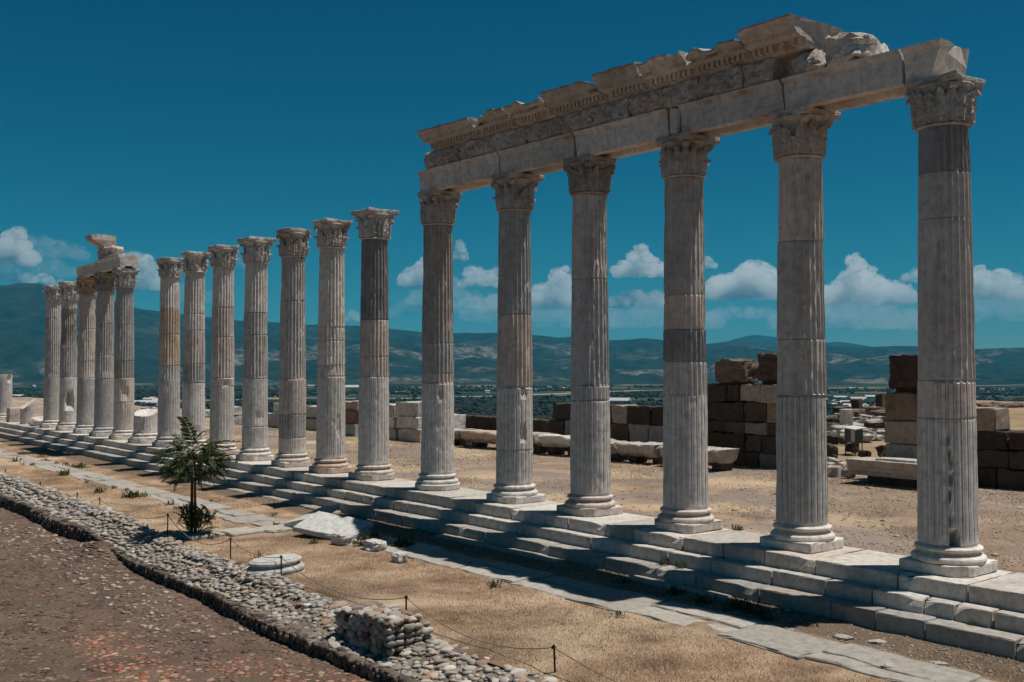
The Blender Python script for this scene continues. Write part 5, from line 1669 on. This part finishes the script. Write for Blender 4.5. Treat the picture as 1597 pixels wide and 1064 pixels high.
Fs = (I1F[None] + (np.arange(n) * len(I1V))[:, None, None]).reshape(-1, 3)
me = make_mesh('valley_trees', Vs.reshape(-1, 3), Fs, M['tint_stone'])
cc = np.array([(.010, .016, .011), (.015, .021, .014), (.008, .013, .010), (.022, .027, .018)])[rng.integers(0, 4, n)]
face_colors(me, np.repeat(cc, len(I1F), axis=0), 3)
tag(link('valley_woods', me), 'dark orchards and woods dotted over the valley floor', 'woods', kind='stuff')

def road(pts, w_, lab, col=(.40, .34, .27)):
    P_ = []
    for (u, v) in pts: P_.append(onray(u, v, -79.4))
    V = []; F = []
    for k, p in enumerate(P_):
        d = np.array(P_[min(k + 1, len(P_) - 1)]) - np.array(P_[max(k - 1, 0)]); d /= np.linalg.norm(d)
        for s_ in (-1, 1): V.append((p[0] - s_ * d[1] * w_, p[1] + s_ * d[0] * w_, -79.2))
    F = [(2 * k, 2 * k + 1, 2 * k + 3, 2 * k + 2) for k in range(len(P_) - 1)]
    tag(obj('valley_road', V, F, road_m), lab, 'road', kind='structure')
road_m = plain('pale_road', (.36, .31, .25), .95)
road([(-200, 648), (0, 632), (120, 632), (300, 625), (480, 621), (620, 622), (720, 619), (800, 617), (900, 613), (1000, 609), (1200, 607), (1450, 603), (1750, 598)], 26, 'pale road or dry canal crossing the valley')
road([(-300, 640), (0, 646), (200, 640), (420, 634), (560, 630)], 9, 'narrow pale track in the valley at the left')
def farm(u, v, L, wd, h, rot, lab, grp, roof=(.42, .40, .40)):
    x, y = onray(u, v, -80)
    root = empty('farm_building', (x, y, -80), (0, 0, rot)); tag(root, lab, 'building', grp)
    V, F = core(-L / 2, L / 2, -wd / 2, wd / 2, -1, h); obj('wall', V, F, M['far_wall'], root)
    V = [(-L / 2 - .5, -wd / 2 - .5, h), (L / 2 + .5, -wd / 2 - .5, h), (L / 2 + .5, wd / 2 + .5, h), (-L / 2 - .5, wd / 2 + .5, h), (-L / 2 - .5, 0, h + wd * .2), (L / 2 + .5, 0, h + wd * .2)]
    F = [(0, 1, 5, 4), (2, 3, 4, 5), (0, 4, 3), (1, 2, 5), (0, 3, 2, 1)]
    obj('roof', V, F, M['far_roof'], root)
farm(964, 629, 62, 34, 7, .5, 'large pale shed on the valley floor just above the low dark wall', None)
farm(558, 606, 110, 50, 6, .9, 'long white shed in the valley left of the sixth column', None)
for k in range(46):
    if k < 14: u, v = rr8.uniform(188, 262), rr8.uniform(624, 634)
    elif k < 30: u, v = rr8.uniform(1288, 1380), rr8.uniform(622, 640)
    else: u, v = rr8.uniform(0, 1597), rr8.uniform(600, 622)
    sc_ = rr8.uniform(.7, 1.6)
    farm(u, v, 26 * sc_, 14 * sc_, 6 * rr8.uniform(.8, 1.5), rr8.uniform(0, 3), 'small white building of the far valley settlements', 'small white buildings in the valley')

# ------------------------------------------------------------------ haze
HB = 24500.0
V, F = core(CX - HB, CX + HB, CY - HB, CY + HB, -82.0, 1650.0)
m = bpy.data.materials.new('haze'); m.use_nodes = True
t = m.node_tree; t.nodes.clear()
out = t.nodes.new('ShaderNodeOutputMaterial'); pv = t.nodes.new('ShaderNodeVolumePrincipled')
pv.inputs['Color'].default_value = (0.05, 0.52, 0.82, 1)
pv.inputs['Density'].default_value = 3.0e-5
t.links.new(pv.outputs[0], out.inputs['Volume'])
tag(obj('haze', V, F, m), 'thin blue air haze over the valley', 'haze', kind='stuff')

# ------------------------------------------------------------------ clouds
m = bpy.data.materials.new('cloud'); m.use_nodes = True
t = m.node_tree; t.nodes.clear(); q = NT(t)
out = q.n('ShaderNodeOutputMaterial')
pv = q.n('ShaderNodeVolumePrincipled')
pv.inputs['Color'].default_value = (1.0, 1.0, 1.0, 1)
pv.inputs['Density'].default_value = 0.0032
pv.inputs['Anisotropy'].default_value = 0.2
q.l(pv.outputs[0], out.inputs['Volume'])
M['cloud'] = m
m3 = m.copy(); m3.name = 'thin_cloud'; M['thin'] = m3
[x for x in m3.node_tree.nodes if x.type == 'PRINCIPLED_VOLUME'][0].inputs['Density'].default_value = 0.0005
I3V, I3F = ico(3)
I2Vc, I2Fc = ico(2)
CL = [(14, 412, 74, 50, 'bulky white cloud at the left edge above the mountain'), (75, 430, 120, 20, 'long thin cloud left above the mountain'), (25, 442, 120, 16, 'low flat cloud resting on the left mountain'),
      (205, 414, 46, 24, 'small cloud beside the three columns with the short beam'), (232, 452, 60, 50, 'cloud between the short beam columns and the tree column'),
      (372, 424, 40, 30, 'soft cloud behind the tenth column'), (655, 446, 66, 44, 'puffy cloud left of the sixth column'), (718, 404, 26, 24, 'tiny cloud puff right of the sixth column'), (750, 446, 74, 34, 'white cloud between the fifth and sixth columns'),
      (868, 480, 96, 62, 'white cloud heaped between fourth and fifth columns'), (1003, 430, 92, 44, 'bright cloud between third and fourth columns'), (995, 478, 100, 24, 'flat bottomed cloud below the bright one between third and fourth columns'),
      (1165, 464, 130, 44, 'broad cloud behind the second column'), (1345, 474, 150, 62, 'large cloud between the first two columns'), (1545, 466, 100, 54, 'large cloud right of the nearest column'), (1100, 418, 34, 16, 'small wisp of cloud right of the third column'),
      (550, 500, 36, 12, 'small low cloud left of the seventh column'), (760, 486, 120, 24, 'faint low cloud bank between fifth and sixth columns'), (1422, 440, 30, 20, 'small cloud just left of the nearest column'),
      (640, 492, 80, 22, 'faint low cloud left of the sixth column'), (1200, 500, 260, 20, 'faint low cloud bank near the horizon behind the second column'), (900, 512, 220, 14, 'faint thin cloud bank over the hills behind the fourth column'), (300, 470, 80, 22, 'faint low cloud behind the tree columns'), (820, 500, 200, 34, 'faint veil of cloud between fourth and fifth columns above the hills'), (1010, 510, 230, 36, 'faint veil of cloud under the bright cloud left of the second column'),
      (1330, 512, 230, 44, 'faint veil of cloud under the large cloud between the first two columns'), (1560, 500, 160, 40, 'faint veil of cloud under the cloud right of the nearest column'), (690, 478, 110, 34, 'faint cloud veil between the fifth and seventh columns'), (70, 400, 110, 24, 'faint streak of cloud left of the last whole column')]
rc_ = np.random.default_rng(4)
for ci_, (u, vb, wd, h, lab) in enumerate(CL):
    D = 31000.0 + (6000 if 'faint' in lab else 0)
    a_, e_ = azel(u, vb)
    dep = D * math.cos(a_)
    px = D / 1600.0
    ex = np.array([Rv[0] * math.cos(a_) - Fv[0] * math.sin(a_), Rv[1] * math.cos(a_) - Fv[1] * math.sin(a_)])
    ey = np.array([Fv[0] * math.cos(a_) + Rv[0] * math.sin(a_), Fv[1] * math.cos(a_) + Rv[1] * math.sin(a_)])
    C0 = np.array([CX, CY]) + ey * D
    zb_ = CZ + e_ * D
    npf = int(20 + wd * h / 60)
    thin = 'faint' in lab or 'thin' in lab or 'soft' in lab
    IV, IF = (I2Vc, I2Fc) if thin else (I3V, I3F)
    Vc = []; Fc = []; off = 0
    flatc = h < .35 * wd
    for k in range(npf):
        s_ = rc_.uniform(-1, 1)
        s_ = s_ * abs(s_) ** .15
        top = h * (1 - abs(s_) ** 2.2) * (.45 + .55 * (0.5 + .5 * math.sin(s_ * 5 + ci_ * 2.1)))
        hh = rc_.uniform(0.0, 1) ** .8 * max(top, h * .15)
        rad = (h * .17 + 2.4) * rc_.uniform(.4, 1.15) * (1 - .35 * hh / h)
        if flatc: rad = h * .34 * rc_.uniform(.6, 1.1)
        cx_ = s_ * (wd / 2 - rad * .8); dy = rc_.uniform(-.35, .35) * wd * .6
        Vv = IV * rad * px * np.array([1.25, 1.1, .9])
        Vv = Vv + np.array([cx_ * px, dy * px, (hh + rad * .35) * px])
        Vc.append(Vv); Fc.append(IF + off); off += len(IV)
    Vc = np.concatenate(Vc); Fc = np.concatenate(Fc)
    nrm = np.tile(IV, (npf, 1))
    dn = fbm(Vc / (px * 9) + ci_ * 17, 5, 4)
    dn2 = np.abs(fbm(Vc / (px * 3.2) + ci_ * 11, 15, 4))
    Vc = Vc + nrm * ((dn * 6.5 + dn2 * 7) * px * min(1, h / 26) * (1.9 if thin else 1.0))[:, None]
    Vc[:, 2] = np.where(Vc[:, 2] < 0, Vc[:, 2] * .45, Vc[:, 2])
    Wd = np.stack([C0[0] + ex[0] * Vc[:, 0] + ey[0] * Vc[:, 1], C0[1] + ex[1] * Vc[:, 0] + ey[1] * Vc[:, 1], zb_ + Vc[:, 2]], 1)
    tag(obj('cloud', Wd, Fc, M['thin' if ('faint' in lab or 'thin' in lab or 'soft' in lab) else 'cloud'], smooth=True), lab, 'cloud', kind='structure')
